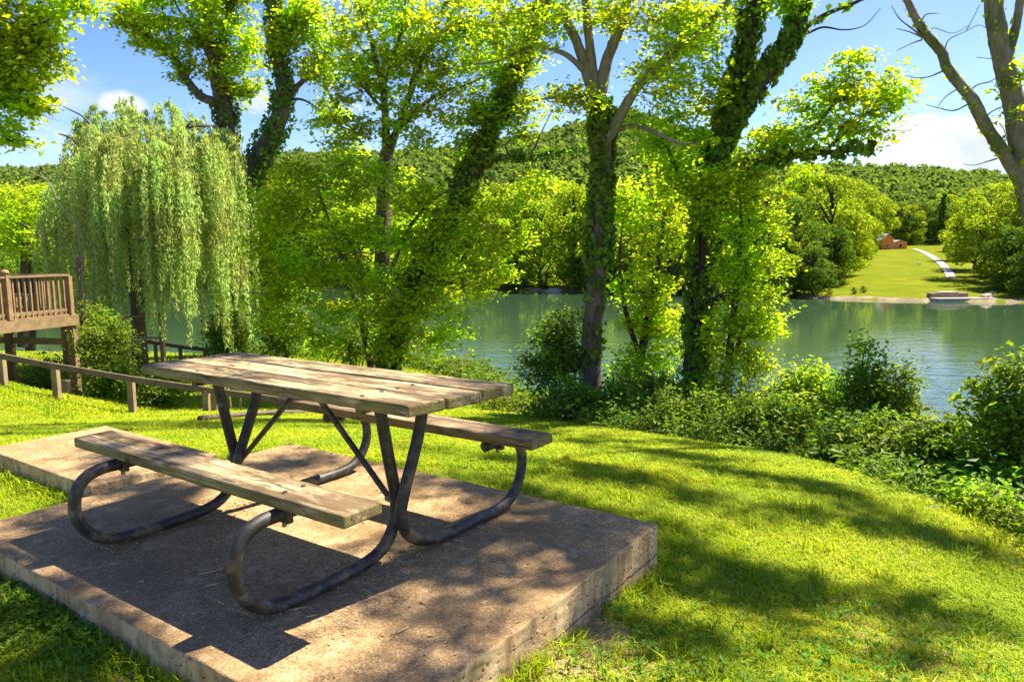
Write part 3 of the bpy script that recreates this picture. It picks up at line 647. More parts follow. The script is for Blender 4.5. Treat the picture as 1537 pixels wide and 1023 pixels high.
D2 = 11.6
tree("ivy_clad_tree", "big dark two stemmed tree wrapped in ivy leaning right over the bank", "tree",
 [[(1036, 720, D2, .28), (1042, 620, D2, .23), (1050, 500, D2, .20), (1057, 400, D2, .18), (1064, 300, D2, .165), (1077, 219, D2, .15), (1092, 156, D2, .135), (1111, 105, D2, .12), (1123, 55, D2, .11), (1136, -10, D2, .13), (1160, -130, D2 - .3, .10), (1190, -290, D2 - .6, .05)],
  [(1078, 225, D2, .13), (1098, 185, D2 - .1, .125), (1120, 152, D2 - .2, .12), (1148, 110, D2 - .2, .115), (1180, 70, D2 - .3, .11), (1194, 30, D2 - .3, .12), (1203, -10, D2 - .4, .11), (1225, -130, D2 - .7, .08), (1270, -260, D2 - 1.2, .04)],
  [(1184, 68, D2 - .3, .055), (1206, 45, D2 - .4, .04), (1238, 22, D2 - .4, .033), (1288, 2, D2 - .6, .024), (1340, -30, D2 - .7, .012)],
  [(1190, 56, D2 - .3, .03), (1212, 50, D2 - .3, .02), (1236, 41, D2 - .4, .016), (1267, 45, D2 - .5, .011), (1298, 38, D2 - .5, .007), (1322, 12, D2 - .6, .004)],
  [(1068, 268, D2, .10), (1100, 258, D2 - .2, .08), (1134, 245, D2 - .4, .07), (1173, 238, D2 - .6, .06), (1212, 231, D2 - .8, .045), (1268, 227, D2 - 1.0, .03), (1312, 222, D2 - 1.1, .015)],
  [(1195, 234, D2 - .7, .035), (1225, 190, D2 - .9, .025), (1262, 140, D2 - 1, .016), (1280, 90, D2 - 1, .008)],
  [(1235, 230, D2 - .9, .03), (1290, 180, D2 - 1, .02), (1345, 140, D2 - 1.1, .008)],
  [(1057, 400, D2, .08), (1090, 350, D2 - .4, .05), (1130, 330, D2 - .6, .03), (1160, 360, D2 - .7, .012)],
  [(1052, 470, D2, .06), (1090, 440, D2 - .4, .04), (1140, 450, D2 - .6, .015)],
  [(1062, 320, D2, .06), (1020, 260, D2 - .3, .04), (990, 200, D2 - .4, .015)]],
 [(1270, 160, D2 - 1, 70, 36, .5, 20), (1215, 195, D2 - .9, 60, 32, .5, 15), (1300, 190, D2 - 1, 50, 22, .4, 10), (1325, 130, D2 - 1, 30, 22, .3, 7), (1170, 205, D2 - .7, 30, 20, .3, 6), (1276, 100, D2 - 1, 12, 26, .2, 6), (1240, 125, D2 - 1, 20, 10, .2, 4), (1200, 160, D2 - .9, 26, 10, .2, 4), (1345, 150, D2 - 1.1, 18, 18, .3, 6), (1150, 215, D2 - .5, 40, 30, .5, 12),
  (1010, 235, D2 - .3, 50, 50, .6, 26), (1035, 130, D2 - .2, 55, 65, .6, 32), (1055, 40, D2 - .1, 50, 45, .6, 24), (1050, 270, D2 - .6, 40, 26, .4, 12), (1110, 270, D2 - .6, 40, 24, .4, 12), (1010, 60, D2, 40, 50, .5, 14),
  (1210, -10, D2, 40, 20, .4, 4), (1175, 10, D2 - .4, 25, 40, .4, 8), ('w', (5.0, 10.6, 7.0), (2.2, 1.0, 1.0), 26), ('w', (3.2, 11.3, 9.0), (2.0, 1.0, 1.0), 20), over(1.8, 6.9, 8.0, 1.5, .35, .4, 16), over(.2, 8.8, 8.2, 1.6, .5, .4, 14)],
 12, 'spring', 'dark', 58, .10, .20, ivies=((0, 6500, .115, 0.0), (1, 3200, .085, 0.0), (4, 500, .08, 0.0), (2, 60, .04, 0.0)))

tree("hanging_leaf_tree", "yellow green leafy young tree hanging right of the ivy clad trunk over the water", "tree",
 [[(1082, 690, D2 - .6, .08), (1088, 600, D2 - .6, .07), (1098, 500, D2 - .6, .055), (1108, 400, D2 - .7, .04), (1112, 330, D2 - .7, .025), (1110, 290, D2 - .7, .01)],
  [(1092, 560, D2 - .6, .045), (1115, 500, D2 - .7, .03), (1140, 460, D2 - .8, .012)], [(1102, 450, D2 - .6, .035), (1130, 400, D2 - .7, .02), (1150, 370, D2 - .8, .01)]],
 [(1105, 320, D2 - .7, 58, 42, .5, 26), (1132, 385, D2 - .7, 42, 36, .5, 20), (1090, 390, D2 - .7, 30, 50, .5, 14), (1128, 455, D2 - .8, 42, 32, .5, 20), (1140, 500, D2 - .8, 26, 24, .4, 10), (1095, 505, D2 - .7, 36, 36, .5, 20), (1125, 545, D2 - .8, 26, 20, .4, 9), (1060, 300, D2 - .7, 30, 36, .4, 12), (1150, 330, D2 - .7, 20, 18, .3, 5)],
 131, 'lime', 'dark', 50, .10, .20)
tree("understorey_tree", "slender stemmed leafy tree filling the gap between the bare trunk and the ivy clad tree", "tree",
 [[(950, 660, 12.4, .09), (958, 560, 12.4, .08), (975, 470, 12.4, .07), (990, 380, 12.4, .05), (1000, 300, 12.4, .03), (1005, 250, 12.4, .012)],
  [(962, 540, 12.4, .05), (940, 470, 12.3, .04), (930, 400, 12.2, .025), (935, 330, 12.2, .01)],
  [(980, 440, 12.4, .04), (1015, 400, 12.3, .03), (1035, 340, 12.2, .01)]],
 [(985, 330, 12.3, 60, 70, .7, 52), (965, 440, 12.3, 50, 70, .7, 50), (1005, 500, 12.3, 40, 60, .6, 34), (940, 300, 12.2, 22, 30, .4, 10), (960, 550, 12.3, 50, 40, .6, 24), (1010, 260, 12.3, 30, 30, .4, 12)],
 13, 'lime', 'dark', 48, .10, .19)

D3 = 18.0
tree("maple_tree", "broad multi limbed tree with yellow green crown in the centre behind the table top", "tree",
 [[(570, 585, D3, .24), (569, 545, D3, .22), (572, 450, D3, .20), (575, 340, D3, .185), (577, 262, D3, .17), (580, 225, D3, .15)],
  [(580, 232, D3, .11), (579, 200, D3, .10), (578, 168, D3, .09), (574, 128, D3, .08), (564, 90, D3, .065), (554, 50, D3, .05), (538, 0, D3, .04), (520, -60, D3, .03)],
  [(582, 235, D3, .11), (590, 210, D3, .10), (598, 190, D3, .085), (606, 168, D3, .075), (621, 129, D3, .06), (634, 88, D3, .05), (655, 45, D3, .035), (672, -10, D3, .025)],
  [(596, 195, D3, .07), (614, 178, D3 - .2, .06), (632, 160, D3 - .4, .05), (668, 136, D3 - .6, .04), (698, 128, D3 - .8, .022), (740, 110, D3 - 1, .012)],
  [(575, 135, D3, .05), (590, 85, D3 - .3, .04), (604, 40, D3 - .4, .03), (610, -20, D3 - .4, .02)],
  [(564, 92, D3, .04), (540, 70, D3 + .3, .03), (520, 30, D3 + .4, .02)],
  [(576, 165, D3, .04), (545, 130, D3 - .4, .03), (528, 90, D3 - .5, .015)],
  [(612, 150, D3, .04), (622, 90, D3 + .5, .03), (610, 30, D3 + .8, .02)]],
 [(560, 60, D3, 80, 80, 1.2, 74), (640, 60, D3, 75, 65, 1.2, 66), (500, 200, D3 - .5, 40, 30, .6, 12), (590, 200, D3 - .5, 70, 24, .6, 16), (530, 150, D3 - .4, 40, 55, .8, 20), (690, 90, D3 - .5, 70, 60, 1, 40), (720, 40, D3, 60, 45, 1, 28), (620, 0, D3, 110, 30, 1.2, 30), (650, 170, D3 - .5, 45, 45, .8, 22), (590, 140, D3 - .4, 40, 40, .6, 16)],
 14, 'spring', 'brown', 40, .15, .25, flat_=.45)

tree("small_leafy_tree", "low wide tree with bright lime green layered leaves just behind the table top", "tree",
 [[(560, 590, D3 - .3, .11), (558, 558, D3 - .3, .10), (547, 500, D3 - .5, .08), (535, 455, D3 - .7, .065), (515, 390, D3 - 1, .05), (490, 320, D3 - 1.2, .03), (470, 270, D3 - 1.3, .015)],
  [(560, 520, D3 - .3, .07), (580, 430, D3 - .5, .06), (610, 350, D3 - .8, .05), (650, 300, D3 - 1.2, .03), (690, 280, D3 - 1.3, .015)],
  [(553, 520, D3 - .4, .06), (530, 370, D3 - 1.2, .045), (450, 330, D3 - 1.6, .02), (410, 310, D3 - 1.7, .012)],
  [(562, 540, D3 - .3, .06), (620, 430, D3 - 1, .04), (690, 410, D3 - 1.4, .022), (750, 400, D3 - 1.5, .01)]],
 [(470, 285, D3 - 1.3, 60, 32, .7, 34), (560, 275, D3 - 1.2, 60, 30, .7, 30), (640, 300, D3 - 1.2, 50, 30, .7, 24), (430, 335, D3 - 1.6, 46, 26, .6, 22), (520, 345, D3 - 1.6, 60, 30, .7, 34), (610, 355, D3 - 1.6, 50, 30, .7, 26), (690, 335, D3 - 1.4, 45, 30, .6, 22), (480, 400, D3 - 1.5, 62, 28, .7, 34), (570, 415, D3 - 1.5, 60, 30, .7, 32), (660, 395, D3 - 1.4, 50, 26, .6, 24), (735, 385, D3 - 1.4, 42, 20, .5, 14), (420, 405, D3 - 1.3, 36, 24, .5, 14), (640, 455, D3 - 1.3, 66, 28, .7, 34), (600, 475, D3 - 1.5, 50, 22, .6, 20), (480, 500, D3 - 1.0, 36, 22, .5, 14), (398, 300, D3 - 1.5, 28, 24, .5, 10), (385, 370, D3 - 1.5, 28, 28, .5, 12), (400, 440, D3 - 1.4, 30, 30, .5, 14), (430, 490, D3 - 1.2, 34, 24, .5, 12), (690, 500, D3 - 1.2, 30, 20, .4, 8), (745, 420, D3 - 1.3, 34, 18, .4, 9), (590, 530, D3 - 1.2, 46, 18, .5, 12), (445, 255, D3 - 1.2, 34, 18, .5, 9), (530, 248, D3 - 1.2, 40, 16, .5, 10), (520, 465, D3 - 1, 52, 24, .6, 22), (700, 440, D3 - 1.2, 36, 20, .5, 10), (650, 515, D3 - 1.2, 32, 22, .5, 14), (765, 352, D3 - 1.4, 30, 20, .4, 8), (588, 500, D3 - 1, 34, 24, .5, 12), (450, 440, D3 - 1.2, 40, 22, .5, 14), (560, 330, D3 + .8, 110, 80, .6, 40)],
 141, 'lime', 'brown', 42, .13, .26, flat_=.55)

D4 = 17.2
tree("leaning_tree", "ivy darkened tree leaning to the right between the maple and the bare trunk", "tree",
 [[(580, 575, D4, .19), (592, 505, D4, .18), (612, 465, D4, .17), (637, 391, D4, .16), (662, 345, D4, .155), (684, 315, D4, .15), (698, 272, D4, .14), (710, 240, D4, .13), (736, 200, D4, .11), (755, 155, D4, .09), (774, 102, D4, .07), (797, 60, D4, .05), (815, 0, D4, .03)],
  [(690, 310, D4, .09), (705, 275, D4 - .2, .08), (725, 250, D4 - .3, .07), (752, 236, D4 - .4, .06), (797, 235, D4 - .5, .042), (846, 227, D4 - .6, .02), (880, 222, D4 - .6, .008)],
  [(752, 162, D4, .05), (770, 165, D4 - .1, .04), (795, 152, D4 - .2, .03), (830, 147, D4 - .3, .015)],
  [(797, 236, D4 - .5, .025), (812, 200, D4 - .5, .015), (832, 160, D4 - .5, .006)],
  [(765, 236, D4 - .4, .02), (760, 215, D4 - .4, .018), (790, 205, D4 - .5, .012), (805, 220, D4 - .5, .006)]],
 [(740, 150, D4, 40, 40, .7, 26), (780, 120, D4, 40, 40, .7, 22), (720, 190, D4, 30, 30, .6, 16), (790, 180, D4 - .3, 40, 25, .5, 14), (700, 230, D4, 30, 30, .6, 14), (800, 280, D4 - .4, 30, 18, .4, 8), (740, 300, D4 - .3, 40, 30, .6, 18), (790, 60, D4, 40, 40, .6, 16), (690, 310, D4, 40, 35, .6, 16)],
 15, 'maple', 'dark', 48, .14, .25, ivies=((0, 5200, .17, 0.0), (1, 500, .08, 0.0)))

D5 = 24.0
tree("twin_limbed_tree", "tall tree with three spreading limbs rising behind the willow crown", "tree",
 [[(352, 560, D5, .36), (348, 470, D5, .34), (344, 380, D5, .32), (342, 280, D5, .30), (340, 200, D5, .28), (336, 155, D5, .26)],
  [(336, 165, D5, .17), (318, 152, D5, .15), (300, 144, D5, .14), (281, 121, D5, .12), (266, 94, D5, .10), (240, 70, D5, .075), (204, 43, D5, .05), (178, 30, D5, .025)],
  [(332, 158, D5, .17), (324, 130, D5, .15), (317, 80, D5, .13), (313, 38, D5, .11), (308, -10, D5, .09), (300, -90, D5, .05)],
  [(338, 158, D5, .17), (334, 120, D5, .15), (333, 70, D5, .13), (345, 30, D5, .10), (352, -20, D5, .08), (360, -90, D5, .05)],
  [(313, 84, D5, .07), (300, 60, D5, .06), (288, 42, D5, .05), (268, 14, D5, .035), (255, -20, D5, .02)],
  [(268, 96, D5, .05), (258, 60, D5, .04), (245, 20, D5, .03), (240, -20, D5, .02)],
  [(336, 110, D5, .06), (360, 80, D5, .045), (380, 50, D5, .025)]],
 [(230, 30, D5, 50, 42, 1.2, 42), (280, 20, D5, 45, 45, 1.2, 40), (345, 30, D5, 50, 55, 1.4, 52), (200, 25, D5, 28, 25, .8, 16), (372, 90, D5, 32, 45, 1, 28), (300, 80, D5, 35, 35, 1, 24), (240, 70, D5, 30, 20, .8, 14), (360, 140, D5, 28, 22, .8, 18), (320, -30, D5, 90, 30, 1.5, 50), (265, 110, D5, 22, 16, .6, 6)],
 16, 'spring', 'brown', 44, .18, .30, ivies=((0, 3800, .17, 0.0), (3, 700, .12, 0.0), (1, 160, .08, 0.0)))
tree("ivy_column_tree", "slim crooked tree with an ivy covered trunk just right of the willow", "tree",
 [[(338, 570, 23, .42), (345, 490, 23, .40), (356, 400, 23, .38), (370, 300, 23, .35), (388, 245, 23, .33), (405, 210, 23, .30), (416, 185, 23, .27), (424, 160, 23, .25), (425, 125, 23, .21), (418, 88, 23, .17), (414, 45, 23, .14), (410, 0, 23, .12), (408, -80, 23, .08)],
  [(426, 158, 23, .12), (437, 142, 23, .10), (448, 128, 23, .085), (462, 116, 23, .065), (485, 88, 23, .04), (505, 60, 23, .02)],
  [(417, 90, 23, .08), (430, 60, 23, .065), (442, 20, 23, .05), (455, -30, 23, .03)],
  [(430, 150, 23, .05), (455, 150, 23, .035), (485, 168, 23, .02)]],
 [(450, 60, 23, 30, 50, 1, 40), (480, 110, 23, 32, 35, .9, 24), (450, 10, 23, 40, 30, 1, 24), (425, 50, 23, 18, 40, .7, 16), (495, 165, 23, 25, 25, .7, 12), (490, 40, 23, 25, 45, .8, 16), (520, 220, 23, 25, 25, .6, 8)],
 17, 'spring', 'brown', 42, .17, .28, ivies=((0, 5600, .20, 0.0), (2, 300, .10, 0.0)))

# willow with hanging strands
D6 = 20.0
g = np.random.default_rng(61)
WLIMB = [[(210, 560, D6, .24), (209, 530, D6, .22), (207, 480, D6, .19), (203, 430, D6, .17), (197, 380, D6, .15), (193, 320, D6, .13), (190, 280, D6, .11), (185, 230, D6, .08), (180, 190, D6, .05)],
  [(205, 440, D6, .11), (212, 400, D6, .09), (225, 340, D6, .07), (240, 270, D6, .06), (262, 215, D6, .045), (285, 185, D6, .025)],
  [(192, 290, D6, .08), (206, 260, D6, .07), (226, 238, D6, .06), (258, 203, D6, .045), (290, 190, D6, .03), (325, 190, D6, .015)],
  [(196, 370, D6, .07), (170, 320, D6 - .5, .06), (140, 250, D6 - .8, .045), (110, 210, D6 - 1, .03), (85, 200, D6 - 1, .015)],
  [(190, 280, D6, .06), (165, 230, D6 + .5, .05), (130, 180, D6 + .6, .03), (95, 160, D6 + .6, .012)],
  [(206, 430, D6, .05), (180, 415, D6 - .8, .035), (150, 380, D6 - 1.2, .02)],
  [(209, 470, D6, .06), (225, 430, D6 - .8, .045), (255, 350, D6 - 1.2, .03), (300, 300, D6 - 1.4, .015)]]
wl = empty("willow_tree", W(210, 560, D6), "weeping willow with trailing pale green strands beside the wooden deck", "willow")
Lw = [limbP(l) for l in WLIMB]; mt = MB()
for P, R in Lw: tube(mt, P, R, 9, False, .05, g)
nodes = np.concatenate([P for P, R in Lw]); NP = nodes.copy(); mw, ml = mt, MB()
k_ = PXM(D6); cen = W(213, 330, D6); tops = []
boughs = [(-.85, .1, .55, 1.0), (-.62, -.5, .8, .9), (-.55, .45, .95, .7), (-.35, -.75, .75, 1.1), (-.25, .1, 1.0, .6), (-.1, -.35, 1.0, 1.0), (.1, .6, .95, .8), (.15, -.8, .7, 1.15), (.3, 0.0, 1.0, .7), (.45, -.5, .85, 1.0), (.62, .35, .9, .9), (.8, -.25, .75, 1.25), (.95, .1, .62, 1.35), (.9, .4, .8, 1.2), (-.98, -.2, .35, .8), (-.75, .5, .85, .6), (0, -.6, .55, .9), (-.5, -.6, .4, .9), (.5, -.7, .45, .9)]
for (bx_, by_, hf, lf) in boughs:
    for i in range(int(33)):
        x = bx_ + g.normal(0, .115); yv = by_ + g.normal(0, .14); top = 345 - 200 * hf * max(0, 1 - .35 * (abs(x - bx_) + abs(yv - by_)) / .2 * .35) + abs(g.normal(0, 12)) + (70 * g.random() if g.random() < .35 else 0)
        tops.append((213 + x * 124, top, D6 + yv * 2.5, x, yv, lf * g.uniform(.55, 1.1)))
for (px, ty_, d, x, yv, lf) in tops:
    p = W(px, ty_, d); df = NP - p; ds = np.linalg.norm(df, axis=1); j = np.argmin(ds + .5 * np.maximum(0, df[:, 2])); b = NP[j]
    if ds[j] > .08:
        m_ = (b + p) / 2 + np.array([0, 0, .12 * ds[j]]) + g.normal(0, .05, 3) * ds[j]; P = catmull([b, m_, p], 4); tube(mw, P, np.linspace(.008 + .006 * min(ds[j], 2), .004, len(P)), 4); NP = np.vstack([NP, P[2:]])
    right = px > 250
    low = 525 if px > 290 else (470 if px < 120 else 515)
    ln = max(.5, min(3.4 * lf * g.uniform(.6, 1.25), (low - ty_) * k_ + g.normal(0, .3))); od = np.array([x, yv, 0]) * .32 + g.normal(0, .10, 3) * np.array([1, 1, 0])
    n = max(6, int(ln * 11)); t = np.linspace(0, 1, n); sw = g.normal(0, .06, 2)
    S = p + np.stack([od[0] * np.minimum(t * ln, .6) + sw[0] * np.sin(t * 3) , od[1] * np.minimum(t * ln, .6) + sw[1] * np.sin(t * 3.4), .16 * np.sin(np.minimum(t * ln, .6) * 5.2) - np.maximum(t * ln - .15, 0)], 1)
    tube(mw, S, .0032, 3)
    q = np.repeat(S, 6, 0) + g.normal(0, .032, (n * 6, 3)); A = g.normal(0, .5, (n * 6, 3)) + np.array([0, 0, -1.0])
    leaves(ml, q, A, g.normal(0, 1, (n * 6, 3)) + np.array([0, -.2, .2]), .14 * g.uniform(.6, 1.2, n * 6), .033, .1)
mt.build("trunk", BK['brown'], wl, True); ml.build("crown", LM['willow'], wl)

# bare snag left of the willow
def bare(name, label, limbs, bk, base_i=0, cat="tree"):
    root = empty(name, W(*limbs[0][0][:3]), label, cat); mt = MB()
    for l in limbs:
        P, R = limbP(l); tube(mt, P, R, 6, False, .06)
    mt.build("trunk", BK[bk], root, True); return root
bare("bare_sapling", "thin leafless pale sapling leaning at the left edge of the willow", [
 [(128, 460, 17.6, 0.0250), (124, 400, 17.6, 0.0225), (117, 344, 17.6, 0.0200), (104, 322, 17.6, 0.0175), (90, 309, 17.6, 0.0150), (80, 285, 17.6, 0.0135), (70, 270, 17.6, 0.0110), (52, 260, 17.6, 0.0090), (35, 248, 17.6, 0.0050)],
 [(126, 420, 17.6, 0.0150), (110, 378, 17.6, 0.0130), (94, 371, 17.6, 0.0110), (70, 358, 17.6, 0.0090), (45, 342, 17.6, 0.0065), (28, 332, 17.6, 0.0030)],
 [(72, 272, 17.6, 0.0075), (66, 255, 17.6, 0.0050), (40, 225, 17.6, 0.0025)], [(60, 352, 17.6, 0.0060), (55, 335, 17.6, 0.0040), (68, 320, 17.6, 0.0025)]], 'pale')

# right hand tree; leaf clumps above the frame are added to dapple the ground
D9 = 9.0
tree("forked_bank_tree", "mostly bare forked tree at the right edge with sparse ivy and a long leaning limb", "tree",
 [[(1735, 1110, D9 + .1, .24), (1705, 950, D9, .20), (1672, 800, D9, .175), (1628, 600, D9, .155), (1588, 440, D9, .145), (1556, 335, D9, .132), (1537, 268, D9, .122), (1531, 219, D9, .122), (1523, 164, D9, .118), (1511, 112, D9, .115), (1502, 75, D9, .11), (1495, 40, D9, .105), (1490, -10, D9, .10), (1480, -120, D9 - .3, .08), (1450, -260, D9 - .8, .05), (1420, -420, D9 - 1.4, .02)],
  [(1544, 294, D9, .085), (1529, 268, D9, .08), (1504, 227, D9, .075), (1481, 192, D9, .072), (1460, 151, D9, .068), (1440, 126, D9, .064), (1421, 101, D9, .06), (1413, 79, D9, .056), (1391, 53, D9, .052), (1375, 28, D9, .046), (1358, -8, D9, .04), (1330, -80, D9 - .3, .03), (1290, -180, D9 - .8, .015)],
  [(1511, 90, D9, .06), (1518, 66, D9, .055), (1526, 34, D9, .05), (1532, -5, D9, .045), (1550, -100, D9, .035), (1590, -260, D9, .015)],
  [(1383, 54, D9, .014), (1370, 44, D9, .01), (1350, 28, D9, .007), (1338, 8, D9, .004)], [(1383, 56, D9, .01), (1365, 48, D9, .007), (1345, 43, D9, .004)], [(1384, 60, D9, .01), (1372, 64, D9, .007), (1346, 76, D9, .003)],
  [(1417, 106, D9, .012), (1395, 115, D9, .008), (1375, 117, D9, .006), (1358, 113, D9, .003)],
  [(1452, 157, D9, .010), (1432, 166, D9, .008), (1408, 162, D9, .006), (1390, 157, D9, .003)], [(1438, 133, D9, .008), (1420, 145, D9, .006), (1407, 161, D9, .004)],
  [(1457, 135, D9, .010), (1468, 127, D9, .008), (1485, 123, D9, .007), (1497, 116, D9, .004)], [(1480, 175, D9, .010), (1488, 168, D9, .008), (1504, 160, D9, .006), (1516, 152, D9, .003)],
  [(1382, 35, D9, .010), (1390, 22, D9, .007), (1410, 20, D9, .004)], [(1417, 80, D9, .008), (1424, 60, D9, .006), (1448, 48, D9, .005), (1468, 38, D9, .004), (1480, 42, D9, .003)], [(1450, 47, D9, .005), (1462, 25, D9, .004), (1470, 8, D9, .003)],
  [(1497, 238, D9, .010), (1480, 243, D9, .007), (1462, 248, D9, .005), (1446, 246, D9, .003)], [(1395, 55, D9, .007), (1401, 42, D9, .005), (1430, 50, D9, .004), (1455, 38, D9, .003)], [(1500, 86, D9, .008), (1486, 88, D9, .005), (1466, 86, D9, .003)],
  [(1500, 185, D9, .006), (1507, 195, D9, .005), (1512, 212, D9, .003)]],
 [over(-2.0, 2.62, 8.5, .15, .07, .1, 4), over(-1.62, 2.34, 8.5, .16, .07, .1, 4), over(-1.22, 2.06, 8.5, .14, .07, .1, 4), over(-2.4, 2.92, 8.5, .2, .1, .1, 4), over(-1.9, 2.1, 8.5, .6, .15, .2, 6), over(-1.1, 1.7, 8.6, .4, .12, .2, 5), over(-.7, 4.3, 8.8, 1.0, .6, .4, 9), over(.15, 3.1, 8.4, .8, .5, .4, 6),
  *shade_bands(), over(-2.3, 3.35, 8.0, .25, .05, .05, 3), over(-1.9, 3.8, 8.0, .25, .05, .05, 3), over(-2.45, 3.55, 8.0, .2, .05, .05, 2),
  over(.35, 3.35, 8.0, .35, .10, .1, 5), over(.2, 2.75, 8.0, .35, .10, .1, 5), over(-.15, 2.35, 8.0, .3, .12, .1, 3), over(-.3, 3.9, 8.0, .4, .12, .1, 6), over(.05, 3.7, 8.0, .25, .08, .1, 3), over(-.4, 2.9, 8.0, .3, .12, .1, 5), over(-.1, 3.15, 8.0, .3, .07, .1, 3),over(-.4, 1.9, 8.0, .3, .14, .1, 7), over(-1.1, 4.6, 8.0, .4, .1, .1, 5), over(-1.6, 4.2, 8.0, .3, .1, .1, 4), over(-2.6, 4.6, 8.0, .4, .12, .1, 5),
  over(-4.5, 7.0, 8.6, 1.2, .2, .2, 12), over(-3.0, 8.2, 8.6, 1.2, .25, .2, 12), over(-5.6, 9.0, 8.6, 1.2, .3, .2, 12), (1530, 130, D9 - .1, 10, 60, .2, 4)],
 19, 'spring', 'mossy', 60, .085, .15, ivies=((0, 420, .05, .30), (1, 130, .018, 0.0), (2, 60, .03, 0.0)), nodes_from=(0, 1, 2), ivyleaf='bright', ivls=.05)

# overhanging tree at top left (trunk just outside the frame)
D7 = 9.5
tree("overhanging_maple", "dark maple whose leafy branches hang into the top left corner", "tree",
 [[(-190, 660, D7, .20), (-180, 400, D7, .18), (-165, 150, D7, .16), (-150, -60, D7, .14), (-120, -260, D7, .10), (-100, -420, D7, .05)],
  [(-165, 130, D7, .07), (-100, 90, D7 - .2, .055), (-40, 70, D7 - .3, .04), (30, 45, D7 - .4, .022), (75, 30, D7 - .4, .01)],
  [(-152, -40, D7, .07), (-80, -50, D7 - .3, .055), (0, -40, D7 - .4, .04), (80, -15, D7 - .5, .02), (140, 8, D7 - .5, .008)],
  [(-170, 220, D7, .05), (-100, 170, D7 - .2, .04), (-30, 150, D7 - .2, .025), (20, 150, D7 - .2, .01)]],
 [(25, 30, D7 - .4, 52, 45, .6, 40), (72, 62, D7 - .4, 22, 22, .3, 7), (40, 98, D7 - .4, 44, 32, .5, 28), (80, 105, D7 - .4, 16, 12, .2, 4), (12, 145, D7 - .3, 36, 32, .5, 20), (50, 150, D7 - .3, 16, 12, .2, 4), (20, 205, D7 - .3, 14, 12, .2, 4), (100, 5, D7 - .5, 40, 16, .3, 12), (-30, 80, D7 - .3, 50, 80, .7, 50), (10, 190, D7 - .3, 22, 20, .4, 8), (-60, -60, D7 - .3, 120, 60, 1, 50), (60, -40, D7 - .4, 70, 30, .5, 24),
  ('w', (-5.6, 10.4, 7.2), (2.4, 1.0, 1.0), 26), ('w', (-3.6, 9.6, 7.8), (1.8, .8, .7), 16)],
 20, 'spring', 'dark', 40, .10, .19)

# bushes and shrubs: each one its own plant
def bush(name, label, cat, px, py, d, rx, ry, dm, n, seed, leaf='hedge', nleaf=70, ls=.06, spread=.15, stems=7, group=None, spikes=(), base_py=None, flat_=.6, upw=.8):
    g = np.random.default_rng(seed); c = W(px, py, d); k_ = PXM(d)
    if base_py: bz = W(px, base_py, d)[2]
    else: bz = float(zter(c[0], c[1])) - .05
    root = empty(name, (c[0], c[1], bz), label, cat, group)
    b0 = np.array([c[0], c[1], bz]); mt, ml = MB(), MB(); nodes = []
    for i in range(stems):
        a = g.uniform(0, 6.28); e = c + np.array([math.cos(a) * rx * k_ * .6, math.sin(a) * dm * .6, g.uniform(-.1, .7) * ry * k_])
        P = catmull([b0 + g.normal(0, .06, 3) * np.array([1, 1, 0]), b0 * .5 + e * .5 + g.normal(0, .08, 3), e], 5); tube(mt, P, np.linspace(.018, .006, len(P)), 5); nodes.append(P[2:])
    att = c + sph(g, n) * np.array([rx * k_, dm, ry * k_])
    for (sx, sy_, n2) in spikes:
        tip = W(sx, sy_, d); e = np.linspace(.25, 1, n2)[:, None]; s = c + (tip - c) * e + g.normal(0, .05, (n2, 3)) * (1.25 - e); att = np.vstack([att, s])
        P = catmull([b0, (c + tip) / 2 + g.normal(0, .03, 3), tip], 5); tube(mt, P, np.linspace(.016, .004, len(P)), 5); nodes.append(P[2:])
    twigs_and_leaves(g, np.concatenate(nodes), att, mt, ml, nleaf, ls, spread, flat_, .2, .006, upw=upw)
    mt.build("stem", BK['dark'], root, True); ml.build("foliage", LM[leaf], root); return root
bush("bank_shrub", "dark leafy shrub by the lake left of the reddish brown trunk", "shrub", 838, 545, 11.2, 52, 72, .5, 70, 31, 'deep', 60, .08, .19, spikes=((850, 470, 8), (815, 490, 6), (790, 545, 6)))
bush("bank_shrub", "dense dark shrub at the foot of the ivy clad tree, left side", "shrub", 960, 590, 11.0, 70, 45, .5, 60, 32, 'deep', 60, .075, .19)
bush("bank_shrub", "loose yellow green shrub right of the ivy clad trunk against the water", "shrub", 1100, 590, 10.4, 42, 60, .4, 40, 33, 'bright', 55, .07, .18)
bush("bank_shrub", "rounded bright green bush between ivy clad tree and the upright pointed shrub", "shrub", 1205, 622, 8.6, 70, 62, .45, 90, 34, 'bright', 58, .072, .15, spikes=((1212, 548, 8), (1180, 560, 7), (1238, 565, 6), (1155, 585, 5)))
bush("bank_shrub", "upright pointed dark shrub standing highest above the hedge against the lake", "shrub", 1298, 615, 8.0, 52, 78, .4, 84, 35, 'deep', 60, .06, .13, spikes=((1300, 512, 12), (1320, 540, 8), (1280, 555, 6)))
bush("bank_shrub", "wispy shrub with thin raised sprays right of the pointed shrub", "shrub", 1350, 640, 7.6, 40, 55, .35, 34, 36, 'hedge', 45, .055, .11, spikes=((1362, 540, 9), (1345, 560, 6), (1375, 575, 5)))
bush("bank_shrub", "large dark arching shrub cut by the right edge of the frame", "shrub", 1542, 668, 5.6, 40, 58, .4, 30, 37, 'hedge', 50, .07, .11, spikes=((1456, 598, 8), (1478, 580, 8), (1505, 552, 9), (1535, 535, 8), (1465, 640, 7), (1550, 560, 6)), stems=10)
bush("bank_shrub", "glossy light speckled bush in front of the water at lower right", "shrub", 1425, 690, 6.0, 78, 60, .5, 84, 38, 'deep', 60, .068, .12, spikes=((1370, 650, 6), (1410, 632, 7), (1440, 640, 7), (1462, 660, 5)))
